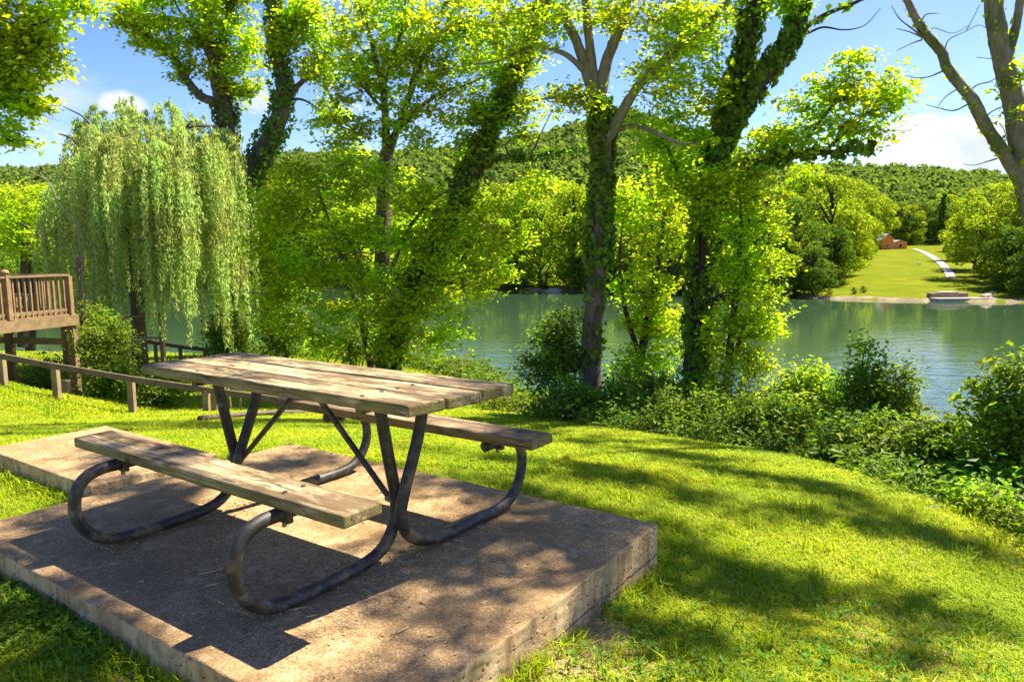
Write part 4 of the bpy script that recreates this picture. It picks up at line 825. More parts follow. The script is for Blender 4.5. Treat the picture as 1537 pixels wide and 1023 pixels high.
bush("bank_shrub", "mid green bush below the rounded bright green bush at the lawn edge", "shrub", 1165, 655, 7.9, 95, 44, .4, 70, 39, 'hedge', 60, .066, .13, spikes=((1120, 600, 6), (1165, 596, 7), (1210, 610, 5)))
bush("bank_shrub", "low leafy bush under the upright pointed shrub beside the lawn", "shrub", 1300, 672, 6.7, 82, 48, .4, 76, 40, 'deep', 60, .064, .12, spikes=((1250, 630, 5), (1330, 620, 6)))
bush("bank_shrub", "pale speckled bush at the lawn edge below the ivy clad tree", "shrub", 1050, 645, 8.6, 85, 42, .45, 84, 41, 'hedge', 60, .066, .135, spikes=((1000, 590, 6), (1060, 590, 6), (1100, 600, 5)))
bush("bank_shrub", "dark low bush at the lawn edge below the reddish brown trunk", "shrub", 905, 620, 10.0, 95, 42, .5, 84, 42, 'hedge', 60, .075, .15, spikes=((850, 570, 6), (930, 575, 6)))
bush("bank_shrub", "small dark bush at the lawn edge beyond the far bench", "shrub", 775, 608, 13.2, 70, 26, .6, 60, 43, 'hedge', 60, .07, .17)
bush("bank_shrub", "low bright weeds and bush at the far right end of the lawn", "shrub", 1500, 768, 4.8, 60, 26, .35, 56, 44, 'bright', 46, .05, .10, spikes=((1450, 740, 4), (1480, 735, 4)))
bush("deck_bush", "tall glossy bush growing against the right side of the deck", "bush", 162, 548, 15.6, 32, 78, .9, 110, 45, 'hedge', 70, .085, .2, stems=10, spikes=((138, 455, 8), (168, 480, 5)))
bush("deck_bush", "low spreading bush behind the fence between deck and table", "bush", 235, 585, 14.6, 60, 24, .6, 60, 46, 'hedge', 60, .075, .19)
bush("deck_bush", "dark bush growing beneath the deck", "bush", 70, 575, 17.5, 55, 40, .8, 60, 47, 'deep', 60, .09, .22)
bush("lakeside_shrub", "dark columnar shrub at the water left of the maple", "shrub", 428, 480, 21.5, 34, 52, .8, 70, 48, 'ivy', 80, .11, .26)
bush("lakeside_shrub", "dark shrub below the ivy column tree behind the table", "shrub", 345, 500, 22, 30, 50, .8, 60, 49, 'ivy', 80, .11, .26)
bush("lakeside_shrub", "pale low shrub at the waterline behind the table top", "shrub", 490, 525, 20.5, 40, 18, .6, 30, 50, 'bright', 50, .09, .2)
bush("lakeside_shrub", "dark low shrub under the maple trunks", "shrub", 530, 515, 19.0, 24, 36, .5, 36, 51, 'deep', 70, .09, .22)
# undergrowth that reads as one mass along the bank
mb = MB(); g = np.random.default_rng(77); n = 4200
t = g.random(n); seg = np.r_[0, np.cumsum(np.linalg.norm(np.diff(BND, axis=0), axis=1))]; keep = seg[[2, 13]]; s = keep[0] + (keep[1] - keep[0]) * t ** 1.3
bx = np.interp(s, seg, BND[:, 0]); by = np.interp(s, seg, BND[:, 1]); dx = np.gradient(BND[:, 0], seg); dy = np.gradient(BND[:, 1], seg)
tx = np.interp(s, seg, dx); ty = np.interp(s, seg, dy); nl_ = np.hypot(tx, ty); nx, ny = ty / nl_, -tx / nl_
o = np.abs(g.normal(.15, .9, n)) + .14 + .12 * np.sin(s * 3.1); x, y = bx + nx * o, by + ny * o; hgt = (.06 + .30 * g.random(n)) * np.clip(.3 + o * 1.0, .25, 1.4) * (.7 + .5 * np.sin(s * 2.7) * np.sin(s * 1.1 + 1))
sz = (.034 + .0035 * y) * np.exp(g.normal(0, .3, n)); kx = 14; C = np.stack([x, y, zter(x, y) + hgt], 1); C = np.repeat(C, kx, 0) + g.normal(0, .10, (n * kx, 3)) * np.repeat(np.clip(sz / .06, .7, 1.6), kx)[:, None]
leaves(mb, C, g.normal(0, 1, (n * kx, 3)) * np.array([1, 1, .4]), g.normal(0, .6, (n * kx, 3)) + np.array([0, 0, .8]), np.repeat(sz, kx) * g.uniform(.6, 1.3, n * kx), np.repeat(sz, kx) * .5)
xm, ym = g.normal(8.0, 1.5, 420), g.normal(9.0, 1.5, 420); kx = 12; C = np.repeat(np.stack([xm, ym, zter(xm, ym) + .05 + .3 * g.random(420)], 1), kx, 0) + g.normal(0, .14, (420 * kx, 3))
leaves(mb, C, g.normal(0, 1, (420 * kx, 3)) * np.array([1, 1, .4]), g.normal(0, .6, (420 * kx, 3)) + np.array([0, 0, .8]), .075 * g.uniform(.6, 1.4, 420 * kx), .045)
tag(mb.build("bank_undergrowth", LM['under']), "tangled low weeds and brambles covering the bank below the shrubs", "undergrowth", kind='stuff')

# background trees on this side, at far left
def roundtree(name, label, px, py, d, rx, ry, dm, n, seed, leaf, bk='dark', base=None, ls=.15):
    b = [(px, py + ry * 1.5 if base is None else base, d, .2), (px + 4, py + ry * .5, d, .16), (px - 3, py, d, .11), (px + 5, py - ry * .6, d, .04)]
    return tree(name, label, "tree", [b], [(px, py, d, rx, ry, dm, n)], seed, leaf, bk, 60, ls, .4)
roundtree("leafy_tree", "yellow green tree behind the deck at the left edge of the frame", 35, 335, 27, 75, 60, 2, 130, 52, 'maple', base=520)
roundtree("leafy_tree", "dark tree low behind the deck railing", 45, 415, 30, 85, 45, 2, 130, 53, 'deep', base=540)
roundtree("leafy_tree", "small dark tree between the deck and the willow", 110, 395, 29, 55, 50, 2, 90, 54, 'deep', base=540)

# ------------------------------------------------------------------ wooden deck
DK = 16.0; kk = PXM(DK)
c0 = W(112, 470, DK); zf = c0[2]; ang = rad(5)
ex = unit(np.array([-.25, -.97, 0])); ey = np.array([ex[1], -ex[0], 0])
def DP(a, b, z): return np.array([c0[0], c0[1], 0]) + ex * a + ey * b + np.array([0, 0, z])
deck = empty("wooden_deck", (c0[0], c0[1], float(zter(c0[0], c0[1]))), "raised brown wooden deck with baluster railing at the left edge", "deck")
LX, LY = 4.5, 3.6
mb = MB()
for i in range(24): beam(mb, DP(-.05, .02 + i * .145 + .07, zf - .018), DP(LX, .02 + i * .145 + .07, zf - .018), .138, .034)
mb.build("deck_floor", DECKW, deck)
mb = MB(); beam(mb, DP(-.07, -.02, zf - .145), DP(LX, -.02, zf - .145), .04, .22); beam(mb, DP(-.05, .002, zf - .145), DP(-.05, LY, zf - .145), .04, .22); mb.build("fascia", DECKW, deck)
for (a, b) in ((.03, .08), (2.9, .10), (.10, 1.75), (.10, 3.4), (2.9, 1.75), (1.2, 2.6)):
    p = DP(a, b, 0); mb = MB(); beam(mb, DP(a, b, float(zter(p[0], p[1])) - .2), DP(a, b, zf - .26 if b > .1 else zf - .256), .15, .15, up=(0, 1, 0)); mb.build("support_post", DECKV, deck)
mb = MB(); beam(mb, DP(.10, .2, zf - .62), DP(.10, LY, zf - .62), .05, .14); mb.build("cross_beam", DECKW, deck)
RH = .84
def railing(pa, pb, nm, posts, step=.132):
    a, b = np.array(pa, float), np.array(pb, float); mb = MB(); beam(mb, a + [0, 0, RH], b + [0, 0, RH], .12, .04); rl = mb.build("railing", DECKW, deck)
    mb = MB(); beam(mb, a + [0, 0, RH - .065], b + [0, 0, RH - .065], .04, .08); mb.build("under_rail", DECKW, rl, off=(0, 0, 0)) if False else None
    rl.name = "railing"
    mb = MB(); beam(mb, a + [0, 0, .09], b + [0, 0, .09], .04, .06); o = mb.build("bottom_rail", DECKW, rl, off=deck.location)
    L = np.linalg.norm(b - a); n = int(L / step)
    for i in range(1, n):
        p = a + (b - a) * i / n; mb = MB(); beam(mb, p + [0, 0, .0], p + [0, 0, RH - .02], .04, .04, up=(0, 1, 0)); mb.build("baluster", DECKV, rl, off=deck.location)
    for t, cap in posts:
        p = a + (b - a) * t; mb = MB(); beam(mb, p + [0, 0, -.2 if t == 0 else -.02], p + [0, 0, RH - .02 if not cap else RH + .06], .12, .12, up=(0, 1, 0)); q = mb.build("newel_post", DECKV, rl, off=deck.location)
        if cap:
            mb = MB(); P = p + [0, 0, RH + .06]; tube(mb, [P, P + [0, 0, .02], P + [0, 0, .05], P + [0, 0, .08], P + [0, 0, .095]], [.075, .085, .08, .05, .008], 10, True); mb.build("post_cap", DECKV, rl, True, off=deck.location)
railing(DP(.05, .06, zf), DP(LX, .06, zf), "front", ((0, False), (.333, True), (.70, True)))
railing(DP(.05, LY - .06, zf), DP(LX, LY - .06, zf), "back", ((0, False), (.2, True), (.7, True)))
railing(DP(.05, .2, zf), DP(.05, LY - .2, zf), "side", ())
# furniture standing on the deck
def furn(a, b, label, kind):
    p = DP(a, b, zf); root = empty("patio_" + kind, p, label, kind, rz=.2)
    if kind == 'table':
        mb = MB(); tube(mb, [(0, 0, .70), (0, 0, .715), (0, 0, .73)], [.50, .52, .50], 24, True); mb.build("table_top", flat("dark_blue_glass", (.05, .08, .12), .15, .6), root, False, off=(0, 0, 0))
        for i in range(4):
            q = i * 1.57 + .78; mb = MB(); tube(mb, [(math.cos(q) * .38, math.sin(q) * .38, 0), (math.cos(q) * .30, math.sin(q) * .30, .4), (math.cos(q) * .36, math.sin(q) * .36, .70)], .018, 6, True); mb.build("leg", PIPE, root, True, off=(0, 0, 0))
    else:
        mb = MB(); box(mb, (-.24, -.24, .40), (.24, .24, .44)); bevel_obj(mb.build("seat", flat("dark_sling", (.03, .03, .035), .6), root, off=(0, 0, 0)), .015)
        mb = MB(); box(mb, (-.24, .20, .46), (.24, .235, .84)); bevel_obj(mb.build("backrest", bpy.data.materials["dark_sling"], root, off=(0, 0, 0)), .015)
        for sx in (-.22, .22):
            for sy2 in (-.21, .21): mb = MB(); tube(mb, [(sx, sy2, 0), (sx, sy2, .42)], .014, 6, True); mb.build("leg", PIPE, root, True, off=(0, 0, 0))
furn(1.1, 1.3, "round dark patio table seen through the deck railing", "table")
furn(.45, .95, "dark patio chair right of the round table on the deck", "chair")
furn(1.7, 1.9, "dark patio chair left of the round table on the deck", "chair")
p = W(98, 590, 16.3); gz = float(zter(p[0], p[1])); pier = empty("brick_pier", (p[0], p[1], gz), "short pale brick pier beside the deck corner post", "pier")
mb = MB(); box(mb, (-.15, -.15, -.1), (.15, .15, .42)); bevel_obj(mb.build("brickwork", None, pier, off=(0, 0, 0)), .01)
m, nt, out = newmat("pale_brick"); k = NT(nt); br = k.n("ShaderNodeTexBrick"); k.l(k.mapping(k.coord(), (1, 1, 1), rot=(rad(90), 0, 0)), br.inputs[0]); br.inputs["Scale"].default_value = 7
br.inputs["Color1"].default_value = (.42, .24, .16, 1); br.inputs["Color2"].default_value = (.5, .33, .24, 1); br.inputs["Mortar"].default_value = (.45, .42, .36, 1); k.bsdf(out, br.outputs[0], .9, .1); pier.children[0].data.materials.append(m)
mb = MB(); box(mb, (-.17, -.17, .42), (.17, .17, .46)); bevel_obj(mb.build("cap_stone", CONC, pier, off=(0, 0, 0)), .01)

# second small platform with railing, down towards the lake
D8 = 17.2; a0 = W(191, 517, D8); plat = empty("landing_platform", (a0[0], a0[1], float(zter(a0[0], a0[1]))), "small grey wooden landing with railing beside the willow trunk", "landing")
px_ = np.array([-1., .12, 0]); px_ /= np.linalg.norm(px_); py_ = np.array([.12, 1., 0]); py_ /= np.linalg.norm(py_)
mb = MB(); box(mb, (0, 0, 0), (1, 1, 1)); mb = MB()
for i in range(10): beam(mb, a0 + py_ * (i * .145 + .07), a0 + py_ * (i * .145 + .07) + px_ * 1.6, .135, .035)
mb.build("deck_floor", FENW, plat)
mb = MB()
for i in range(11): q = a0 + px_ * (i * .15 + .06) - py_ * .03; beam(mb, q + [0, 0, -.45], q + [0, 0, -.0], .14, .02, up=(0, 1, 0))
mb.build("skirt_boards", FENV, plat)
mb = MB(); beam(mb, a0 + [0, 0, .64], a0 + px_ * 1.6 + [0, 0, .64], .10, .04); beam(mb, a0 + [0, 0, .64], a0 + py_ * 1.4 + [0, 0, .64], .10, .04); tr_ = mb.build("railing", FENW, plat)
for i in range(1, 11): q = a0 + px_ * i * .145; mb = MB(); beam(mb, q, q + [0, 0, .62], .035, .035, up=(0, 1, 0)); mb.build("baluster", FENV, tr_, off=plat.location)
for q in (a0, a0 + px_ * 1.6, a0 + py_ * 1.4, a0 + px_ * 1.6 + py_ * 1.4): mb = MB(); beam(mb, np.array([q[0], q[1], float(zter(q[0], q[1])) - .2]), q + [0, 0, .62], .10, .10, up=(0, 1, 0)); mb.build("support_post", FENV, plat)

# ------------------------------------------------------------------ fences
def fence(name, label, rail_pts, posts, rw, rh, pw, mat=FENW):
    P = [W(*q) for q in rail_pts]; root = empty(name, (P[0][0], P[0][1], float(zter(P[0][0], P[0][1]))), label, "fence")
    for a, b in zip(P[:-1], P[1:]):
        d = unit(b - a); mb = MB(); beam(mb, a - d * .005, b + d * .005, rw, rh); mb.build("rail", mat, root)
    for (px, py, d, top) in posts:
        q = W(px, py, d); t = W(px, top, d); gz = float(zter(q[0], q[1])); mb = MB(); beam(mb, (q[0], q[1] + .07, gz - .15), (q[0], q[1] + .07, t[2]), pw, pw, up=(0, 1, 0)); mb.build("fence_post", FENV, root)
fence("rail_fence", "weathered single rail fence running in front of the deck", [(-60, 522, 13.0), (62, 546, 13.0), (200, 569, 13.0), (318, 586, 13.1), (420, 600, 13.2)],
      [(2, 583, 13.0, 534), (83, 603, 13.0, 552), (197, 625, 13.0, 570), (309, 630, 13.05, 586), (322, 632, 13.5, 590)], .045, .105, .105)
fence("handrail_fence", "thin dark handrail fence descending behind the willow to the water", [(186, 507, 21.5), (235, 515, 21.8), (275, 521, 22.0), (350, 529, 22.3), (430, 541, 22.6)],
      [(233, 543, 21.8, 515), (241, 520, 23.0, 505), (270, 540, 22, 521), (307, 545, 22.2, 524), (352, 550, 22.3, 529)], .06, .10, .08)
def groundz(px, py, d0=6, d1=30):
    for d in np.arange(d0, d1, .1):
        q = W(px, py, d)
        if q[2] <= float(zter(q[0], q[1])): return q
    return W(px, py, d1)
for i, (px, top, lean) in enumerate(((335, 590, .05), (339, 588, -.04), (347, 587, -.06), (361, 588, .02))):
    q = groundz(px, 617); t = W(px, top, q[1]); gz = float(zter(q[0], q[1])); mb = MB(); P = [(q[0], q[1], gz - .1), (q[0] + lean * .4, q[1], gz + .3), (q[0] + lean, q[1] + .03, max(t[2], gz + .5))]
    o = mb; tube(mb, catmull(P, 3), .024, 6, True); s = mb.build("garden_stake", FENV, None, True, off=P[0]); s.location = P[0]
    tag(s, ["leftmost of the thin wooden stakes seen under the table top", "thin wooden stake second from the left under the table top", "thin wooden stake third from the left under the table top", "reddish wooden stake just left of the far table leg"][i], "stake", "thin stakes standing in the lawn beyond the table")
a, b = groundz(300, 634), groundz(470, 622); a[2] = float(zter(a[0], a[1])) + .05; b[2] = float(zter(b[0], b[1])) + .05
mb = MB(); tube(mb, catmull([a, (a + b) / 2 + [0, .1, .01], b], 6), .035, 9, True, .05); lg = mb.build("fallen_log", BK['brown'], None, True, off=a); lg.location = a; tag(lg, "low grey brown log lying across the lawn beyond the table", "log")
q = groundz(551, 640); st = empty("lawn_stump_stake", q, "thin brown sapling stub standing in the lawn behind the table", "sapling")
mb = MB(); tube(mb, catmull([q + [0, 0, -.05], q + [.02, 0, .12], q + [0, 0, .27]], 3), [.03] * 6 + [.024], 7, True, .08); tube(mb, [q + [.0, 0, .2], q + [.09, 0, .31]], [.016, .006], 5, True); mb.build("stem", BK['brown'], st, True)
st.name = "sapling_stub"

# garden lantern on a pole behind the deck
q = W(123, 470, 16.9); gz = float(zter(q[0], q[1])); lp = empty("lantern_post", (q[0], q[1], gz), "slim rusty lantern post with a finial and side arm behind the deck bush", "lantern post")
RUST = flat("rusty_iron", (.15, .10, .06), .7, .3, .4, 20); k7 = PXM(16.9); B = np.array([q[0], q[1], 0.])
def Z(py): return W(123, py, 16.9)[2]
mb = MB(); tube(mb, [B + [0, 0, gz - .1], B + [0, 0, Z(412)]], .028, 8, True); mb.build("pole", RUST, lp, True)
mb = MB(); tube(mb, [B + [0, 0, Z(412)], B + [0, 0, Z(404)], B + [0, 0, Z(403)], B + [0, 0, Z(396)], B + [0, 0, Z(395)], B + [0, 0, Z(389)], B + [0, 0, Z(383)]], [.03, .085, .05, .055, .085, .045, .006], 10, True); mb.build("lantern_head", RUST, lp, True)
mb = MB(); tube(mb, catmull([B + [-.12, 0, Z(402.5)], B + [0, 0, Z(403)], B + [.16, 0, Z(401.5)], B + [.27, 0, Z(399.5)]], 3), .013, 6, True); mb.build("side_arm", RUST, lp, True)

# ------------------------------------------------------------------ far bank: trees, cabin, path, landing
def far_variant(seed, shape, nl=7500):
    g = np.random.default_rng(seed); mt, ml = MB(), MB()
    tube(mt, [(0, 0, -.06), (.005, 0, .1), (-.005, .005, .3), (0, 0, .6)], [.022, .018, .013, .004], 7)
    nb = 44; Cb, Rb = [], []
    for i in range(nb):
        h = g.random() ** .85
        if shape == 'round': rmax = .34 * math.sin(math.pi * (.14 + .80 * h)) ** .7; z = .05 + .88 * h
        elif shape == 'tall': rmax = .24 * math.sin(math.pi * (.16 + .78 * h)) ** .6; z = .05 + .87 * h
        else: rmax = .22 * (1 - h) ** .8 + .02; z = .08 + .86 * h
        a = g.uniform(0, 6.28); r = rmax * math.sqrt(g.random()); Cb.append((r * math.cos(a), r * math.sin(a), z)); Rb.append(g.uniform(.07, .14) * (.5 if shape == 'cone' else 1) * (1 - .35 * h))
    Cb, Rb = np.array(Cb), np.array(Rb)
    for c in Cb: tube(mt, [(0, 0, max(.08, c[2] - .2)), c * .6 + np.array([0, 0, c[2] * .38]), c], [.008, .005, .002], 4)
    j = g.choice(nb, nl, p=Rb ** 2 / np.sum(Rb ** 2)); dr = unit(g.normal(0, 1, (nl, 3)) + np.array([0, 0, .35])); rr = Rb[j] * g.uniform(.72, 1.12, nl)
    P = Cb[j] + dr * rr[:, None] * np.array([1, 1, .82]); s = .026 * g.uniform(.6, 1.3, nl)
    leaves(ml, P, g.normal(0, 1, (nl, 3)), dr + g.normal(0, .5, (nl, 3)) + np.array([0, 0, .3]), s, s * .75, .15)
    return mt.mesh("far_trunk", BK['dark'], True), ml
FV = {}
for nm, sd, shp, lf in (('r1', 1, 'round', 'far'), ('r2', 2, 'round', 'far'), ('r3', 3, 'round', 'fardark'), ('t1', 4, 'tall', 'far'), ('t2', 5, 'tall', 'fardark'), ('c1', 6, 'cone', 'fardark'), ('r4', 7, 'round', 'maple')):
    tm, ml = far_variant(sd, shp); FV[nm] = (tm, ml.mesh("far_crown", LM[lf]))
def far_tree(px, py_top, d, wide, v, label, group=None, name="bank_tree", zb=None):
    q = W(px, py_top, d); z = float(zfar(np.array(q[0]), np.array(q[1]))) if zb is None else zb; h = q[2] - z
    root = empty(name, (q[0], q[1], z), label, "tree", group, rz=random.uniform(0, 6.28))
    tm, cm = FV[v]; a = bpy.data.objects.new("trunk", tm); b = bpy.data.objects.new("crown", cm)
    for o in (a, b): link(o, root); o.scale = (h * wide, h * wide, h * 1.02)
    return root
G1 = "trees along the far lake bank at left and centre"; LB = "leafy green tree in the row along the far lake bank, left of the meadow"
vs = ['r1', 'r2', 't1', 'r4', 'r3', 't2']; g = np.random.default_rng(5)
x = -40
while x < 1140:
    q = W(x, 436, 120); d = float(shore(x / F * 120 - 768 / F * 120 if False else (x - 768.5) / F * 118)) + g.uniform(4, 12)
    far_tree(x, 300 + g.normal(0, 16) - (20 if 700 < x < 900 else 0), d, g.uniform(1.0, 1.35), vs[g.integers(0, 6)], LB, G1); x += g.uniform(30, 52)
x = -30
while x < 1150:
    d = float(shore((x - 768.5) / F * 118)) + g.uniform(28, 50); far_tree(x, 272 + g.normal(0, 14), d, g.uniform(1.0, 1.3), vs[g.integers(0, 4)], LB, G1); x += g.uniform(44, 66)
x = -20
while x < 1140:
    d = float(shore((x - 768.5) / F * 118)) + g.uniform(2.5, 4); far_tree(x, 398 + g.normal(0, 10), d, g.uniform(1.7, 2.4), ('r3', 'r1', 'r3')[g.integers(0, 3)], "low dark bush at the waterline of the far bank left of the meadow", "low bushes along the far waterline", "waterside_bush"); x += g.uniform(34, 60)
G2 = "trees on the left side of the far meadow"
for (px, t, d, w, v, lab) in ((1150, 262, 108, 1.1, 'r1', "bright rounded tree at the left end of the grove left of the meadow"), (1196, 300, 100, 1.15, 'r3', "dark tree in front of the tallest grove tree left of the meadow"), (1205, 248, 116, 1.0, 'r4', "tallest bright tree of the grove left of the meadow"),
    (1252, 258, 112, 1.0, 'r2', "broad tree of the grove next to the meadow"), (1222, 370, 94, 1.5, 'r3', "rounded bush like tree at the water left of the meadow"), (1188, 385, 95, 1.5, 'r3', "second low tree at the water left of the meadow"), (1172, 350, 97, 1.2, 'r2', "mid height green tree at the waters edge left of the meadow"), (1255, 330, 104, 1.1, 't2', "dark slim tree before the broad tree of the meadow grove"), (1276, 300, 118, .95, 't1', "slim green tree at the meadow side of the grove"),
    (1288, 268, 140, .95, 'r1', "pale green tree behind the grove nearer the cabin"), (1305, 296, 178, .9, 't2', "dark upright tree standing left of the orange cabin"), (1296, 330, 150, .9, 't2', "short dark tree with visible shadow beside the meadow"), (1240, 290, 125, 1.1, 't1', "green tree in the second row of the meadow grove"), (1312, 285, 215, 1.2, 'r1', "tree rising just behind the cabin roof at left")):
    far_tree(px, t, d, w, v, lab, G2, "grove_tree")
G3 = "trees on the right side of the far meadow"
for (px, t, d, w, v, lab) in ((1448, 312, 150, 1.1, 'r3', "dark tree beside the gravel path at right of the meadow"), (1470, 285, 125, 1.15, 'r1', "tall green tree behind the path side tree"), (1500, 270, 108, 1.2, 'r2', "large green tree overhanging the bank at right of the landing"), (1545, 262, 98, 1.2, 'r1', "tallest tree at the far right of the opposite bank"), (1482, 335, 112, 1.1, 'r3', "dark lower tree right of the path end"), (1522, 340, 92, 1.3, 'r3', "dark bushy tree at the water on the far right"), (1560, 330, 86, 1.3, 't2', "dark tree half outside the frame on the far right bank"), (1600, 280, 92, 1.2, 'r1', "green tree outside the far right of the meadow"), (1432, 330, 185, 1.1, 't1', "small green tree at the top of the gravel path"), (1462, 340, 165, 1.2, 't2', "dark tree between path and tall green tree")):
    far_tree(px, t, d, w, v, lab, G3, "grove_tree")
G4 = "dark trees closing the meadow behind the cabin"
for i, px in enumerate(range(1322, 1470, 15)):
    far_tree(px + g.uniform(-4, 4), 308 + g.normal(0, 7), 232 + g.uniform(-6, 22), g.uniform(1.2, 1.5), ('r3', 't2', 'r3', 'r2')[i % 4], "dark green tree in the wood edge closing the meadow behind the cabin", G4, "wood_edge_tree")
far_tree(1418, 288, 228, .8, 'c1', "narrow pointed conifer above the wood edge behind the meadow", None, "conifer_tree")
for (px, py, lab) in ((1282, 437, "small dark tuft at left on the shore of the meadow"), (1296, 435, "larger dark weed bush on the meadow shore"), (1245, 438, "low dark bush at the left corner of the meadow shore")):
    for d in np.arange(70, 140, .5):
        q = W(px, py + 4, d)
        if q[2] <= float(zfar(np.array(q[0]), np.array(q[1]))): break
    far_tree(px, py - 6, d, 1.6, 'r3', lab, None, "shore_bush")
# rocks and pale shore strip
def farground(px, py, d0=70, d1=300):
    for d in np.arange(d0, d1, .25):
        q = W(px, py, d); z = float(zfar(np.array(q[0]), np.array(q[1])))
        if q[2] <= z: q[2] = z; return q
    return W(px, py, d1)
xs = np.arange(-140, 75, 1.0); mb = MB(); ysr = shore(xs); wob = .5 * np.sin(xs * .9) + .4 * np.sin(xs * 2.3 + 1)
def srow(off): 
    yy = ysr + off + wob * (.6 if off > 1 else 1); return np.stack([xs, yy, zfar(xs, yy) + .05], 1)
yy1 = np.array([ysr[i] + .5 - 1.5 * math.sin(xs[i] * .12) - .8 * math.sin(xs[i] * .31) for i in range(len(xs))])
r1 = np.stack([xs, yy1, zfar(xs, yy1) + .06], 1); yy2 = yy1 + 3.2 + wob; r2 = np.stack([xs, yy2, zfar(xs, yy2) + .06], 1); n = len(xs); i = np.arange(n - 1)
mb.add(np.vstack([r1, r2]), quads=np.stack([i, i + 1, n + i + 1, n + i], -1)); tag(mb.build("shore_strip", flat("pale_shore_soil", (.20, .16, .09), .95, .1, .45, .6)), kind='structure')
# gravel path
pc = [(1372, 374), (1384, 378), (1396, 384), (1407, 391), (1416, 399), (1423, 408), (1428, 418)]; wd = [7, 8.5, 10, 11, 12, 13, 14.5]
mb = MB(); A, Bq = [], []
for (px, py), w in zip(pc, wd): A.append(farground(px - w / 2, py, 100, 260)); Bq.append(farground(px + w / 2, py, 100, 260))
A, Bq = catmull(A, 4), catmull(Bq, 4); A[:, 2] = zfar(A[:, 0], A[:, 1]) + .12; Bq[:, 2] = zfar(Bq[:, 0], Bq[:, 1]) + .12; n = len(A); i = np.arange(n - 1)
mb.add(np.vstack([A, Bq]), quads=np.stack([i, n + i, n + i + 1, i + 1], -1)); tag(mb.build("gravel_path", flat("pale_gravel", (.40, .35, .30), .95, .1, .15, .8)), kind='structure')
# cabin
q = farground(1333, 374, 150, 240); DC = q[1]; kc = PXM(DC); cab = empty("cabin", q, "small orange wooden cabin with grey metal gable roof at the top of the meadow", "cabin", rz=rad(-6))
ORG = flat("orange_timber", (.90, .24, .03), .7, .2, .12, 2); ROOF = flat("grey_metal_roof", (.42, .42, .44), .45, .5, .1, 2, .2); GLS = flat("dark_window_glass", (.02, .025, .03), .1, .6); TRIM = flat("white_trim", (.6, .55, .48), .6)
def gable(mb, x0, x1, y0, y1, h, rh):
    xm = (x0 + x1) / 2; mb.add([(x0, y0, 0), (x1, y0, 0), (x1, y0, h), (xm, y0, h + rh), (x0, y0, h), (x0, y1, 0), (x1, y1, 0), (x1, y1, h), (xm, y1, h + rh), (x0, y1, h)],
       tris=[(2, 3, 4), (9, 8, 7)], quads=[(0, 1, 2, 4), (6, 5, 9, 7), (1, 6, 7, 2), (5, 0, 4, 9)])
def roofm(mb, x0, x1, y0, y1, h, rh, ov=.25, th=.12):
    xm = (x0 + x1) / 2; s = rh / ((x1 - x0) / 2)
    for sg, xe in ((-1, x0 - ov), (1, x1 + ov)):
        ze = h - s * ov; a = np.array([(xe, y0 - ov, ze), (xm, y0 - ov, h + rh), (xm, y1 + ov, h + rh), (xe, y1 + ov, ze)]); mb.add(np.vstack([a + [0, 0, .02], a + [0, 0, th]]), quads=BOXQ)
wg = 17 * kc; hg = 16 * kc; rh = 8 * kc
x0 = -9.5 * kc; x1 = x0 + wg
mb = MB(); gable(mb, x0, x1, 0, 7, hg * .92, rh); wall = mb.build("wall", ORG, cab, off=(0, 0, 0))
mb = MB(); roofm(mb, x0, x1, 0, 7, hg * .92, rh); mb.build("roof", ROOF, cab, off=(0, 0, 0))
x2 = x1 + 20 * kc
mb = MB(); gable(mb, x1 + .003, x2, .5, 6, hg * .62, 3 * kc); mb.build("wall", ORG, cab, off=(0, 0, 0))
mb = MB(); roofm(mb, x1 + .003, x2, .5, 6, hg * .62, 3 * kc, .12); mb.build("roof", ROOF, cab, off=(0, 0, 0))
xl = x0 - 15 * kc
mb = MB(); box(mb, (xl, 2.0, 0), (x0 - .003, 7, hg * .5)); mb.build("wall", flat("brown_timber", (.18, .09, .04), .8), cab, off=(0, 0, 0))
mb = MB(); beam(mb, (xl - .3, 3.6, hg * .72), (x0 - .06, 3.6, hg * .72), 4.4, .12); mb.build("porch_roof", ROOF, cab, off=(0, 0, 0))
def cwin(xc, zc, w, h, y):
    mb = MB(); box(mb, (xc - w / 2, y - .04, zc - h / 2), (xc + w / 2, y - .004, zc + h / 2)); o = mb.build("window", GLS, cab, off=(0, 0, 0))
    mb = MB()
    for (a, b, c, d_) in ((xc - w / 2 - .1, xc - w / 2, zc - h / 2 - .1, zc + h / 2 + .1), (xc + w / 2, xc + w / 2 + .1, zc - h / 2 - .1, zc + h / 2 + .1), (xc - w / 2, xc + w / 2, zc + h / 2, zc + h / 2 + .1), (xc - w / 2, xc + w / 2, zc - h / 2 - .1, zc - h / 2)): box(mb, (a, y - .06, c), (b, y - .006, d_))
    mb.build("frame", TRIM, o, off=(0, 0, 0))
cwin((x0 + x1) / 2, 5.2 * kc, 4.4 * kc, 5.5 * kc, 0); cwin(x1 + 11 * kc, 5.2 * kc, 4.0 * kc, 5.0 * kc, .5)
mb = MB(); box(mb, (x1 + .6 * kc, .44, 0), (x1 + 3.6 * kc, .496, 7.5 * kc)); mb.build("door", flat("pale_door", (.35, .35, .33), .6), cab, off=(0, 0, 0))
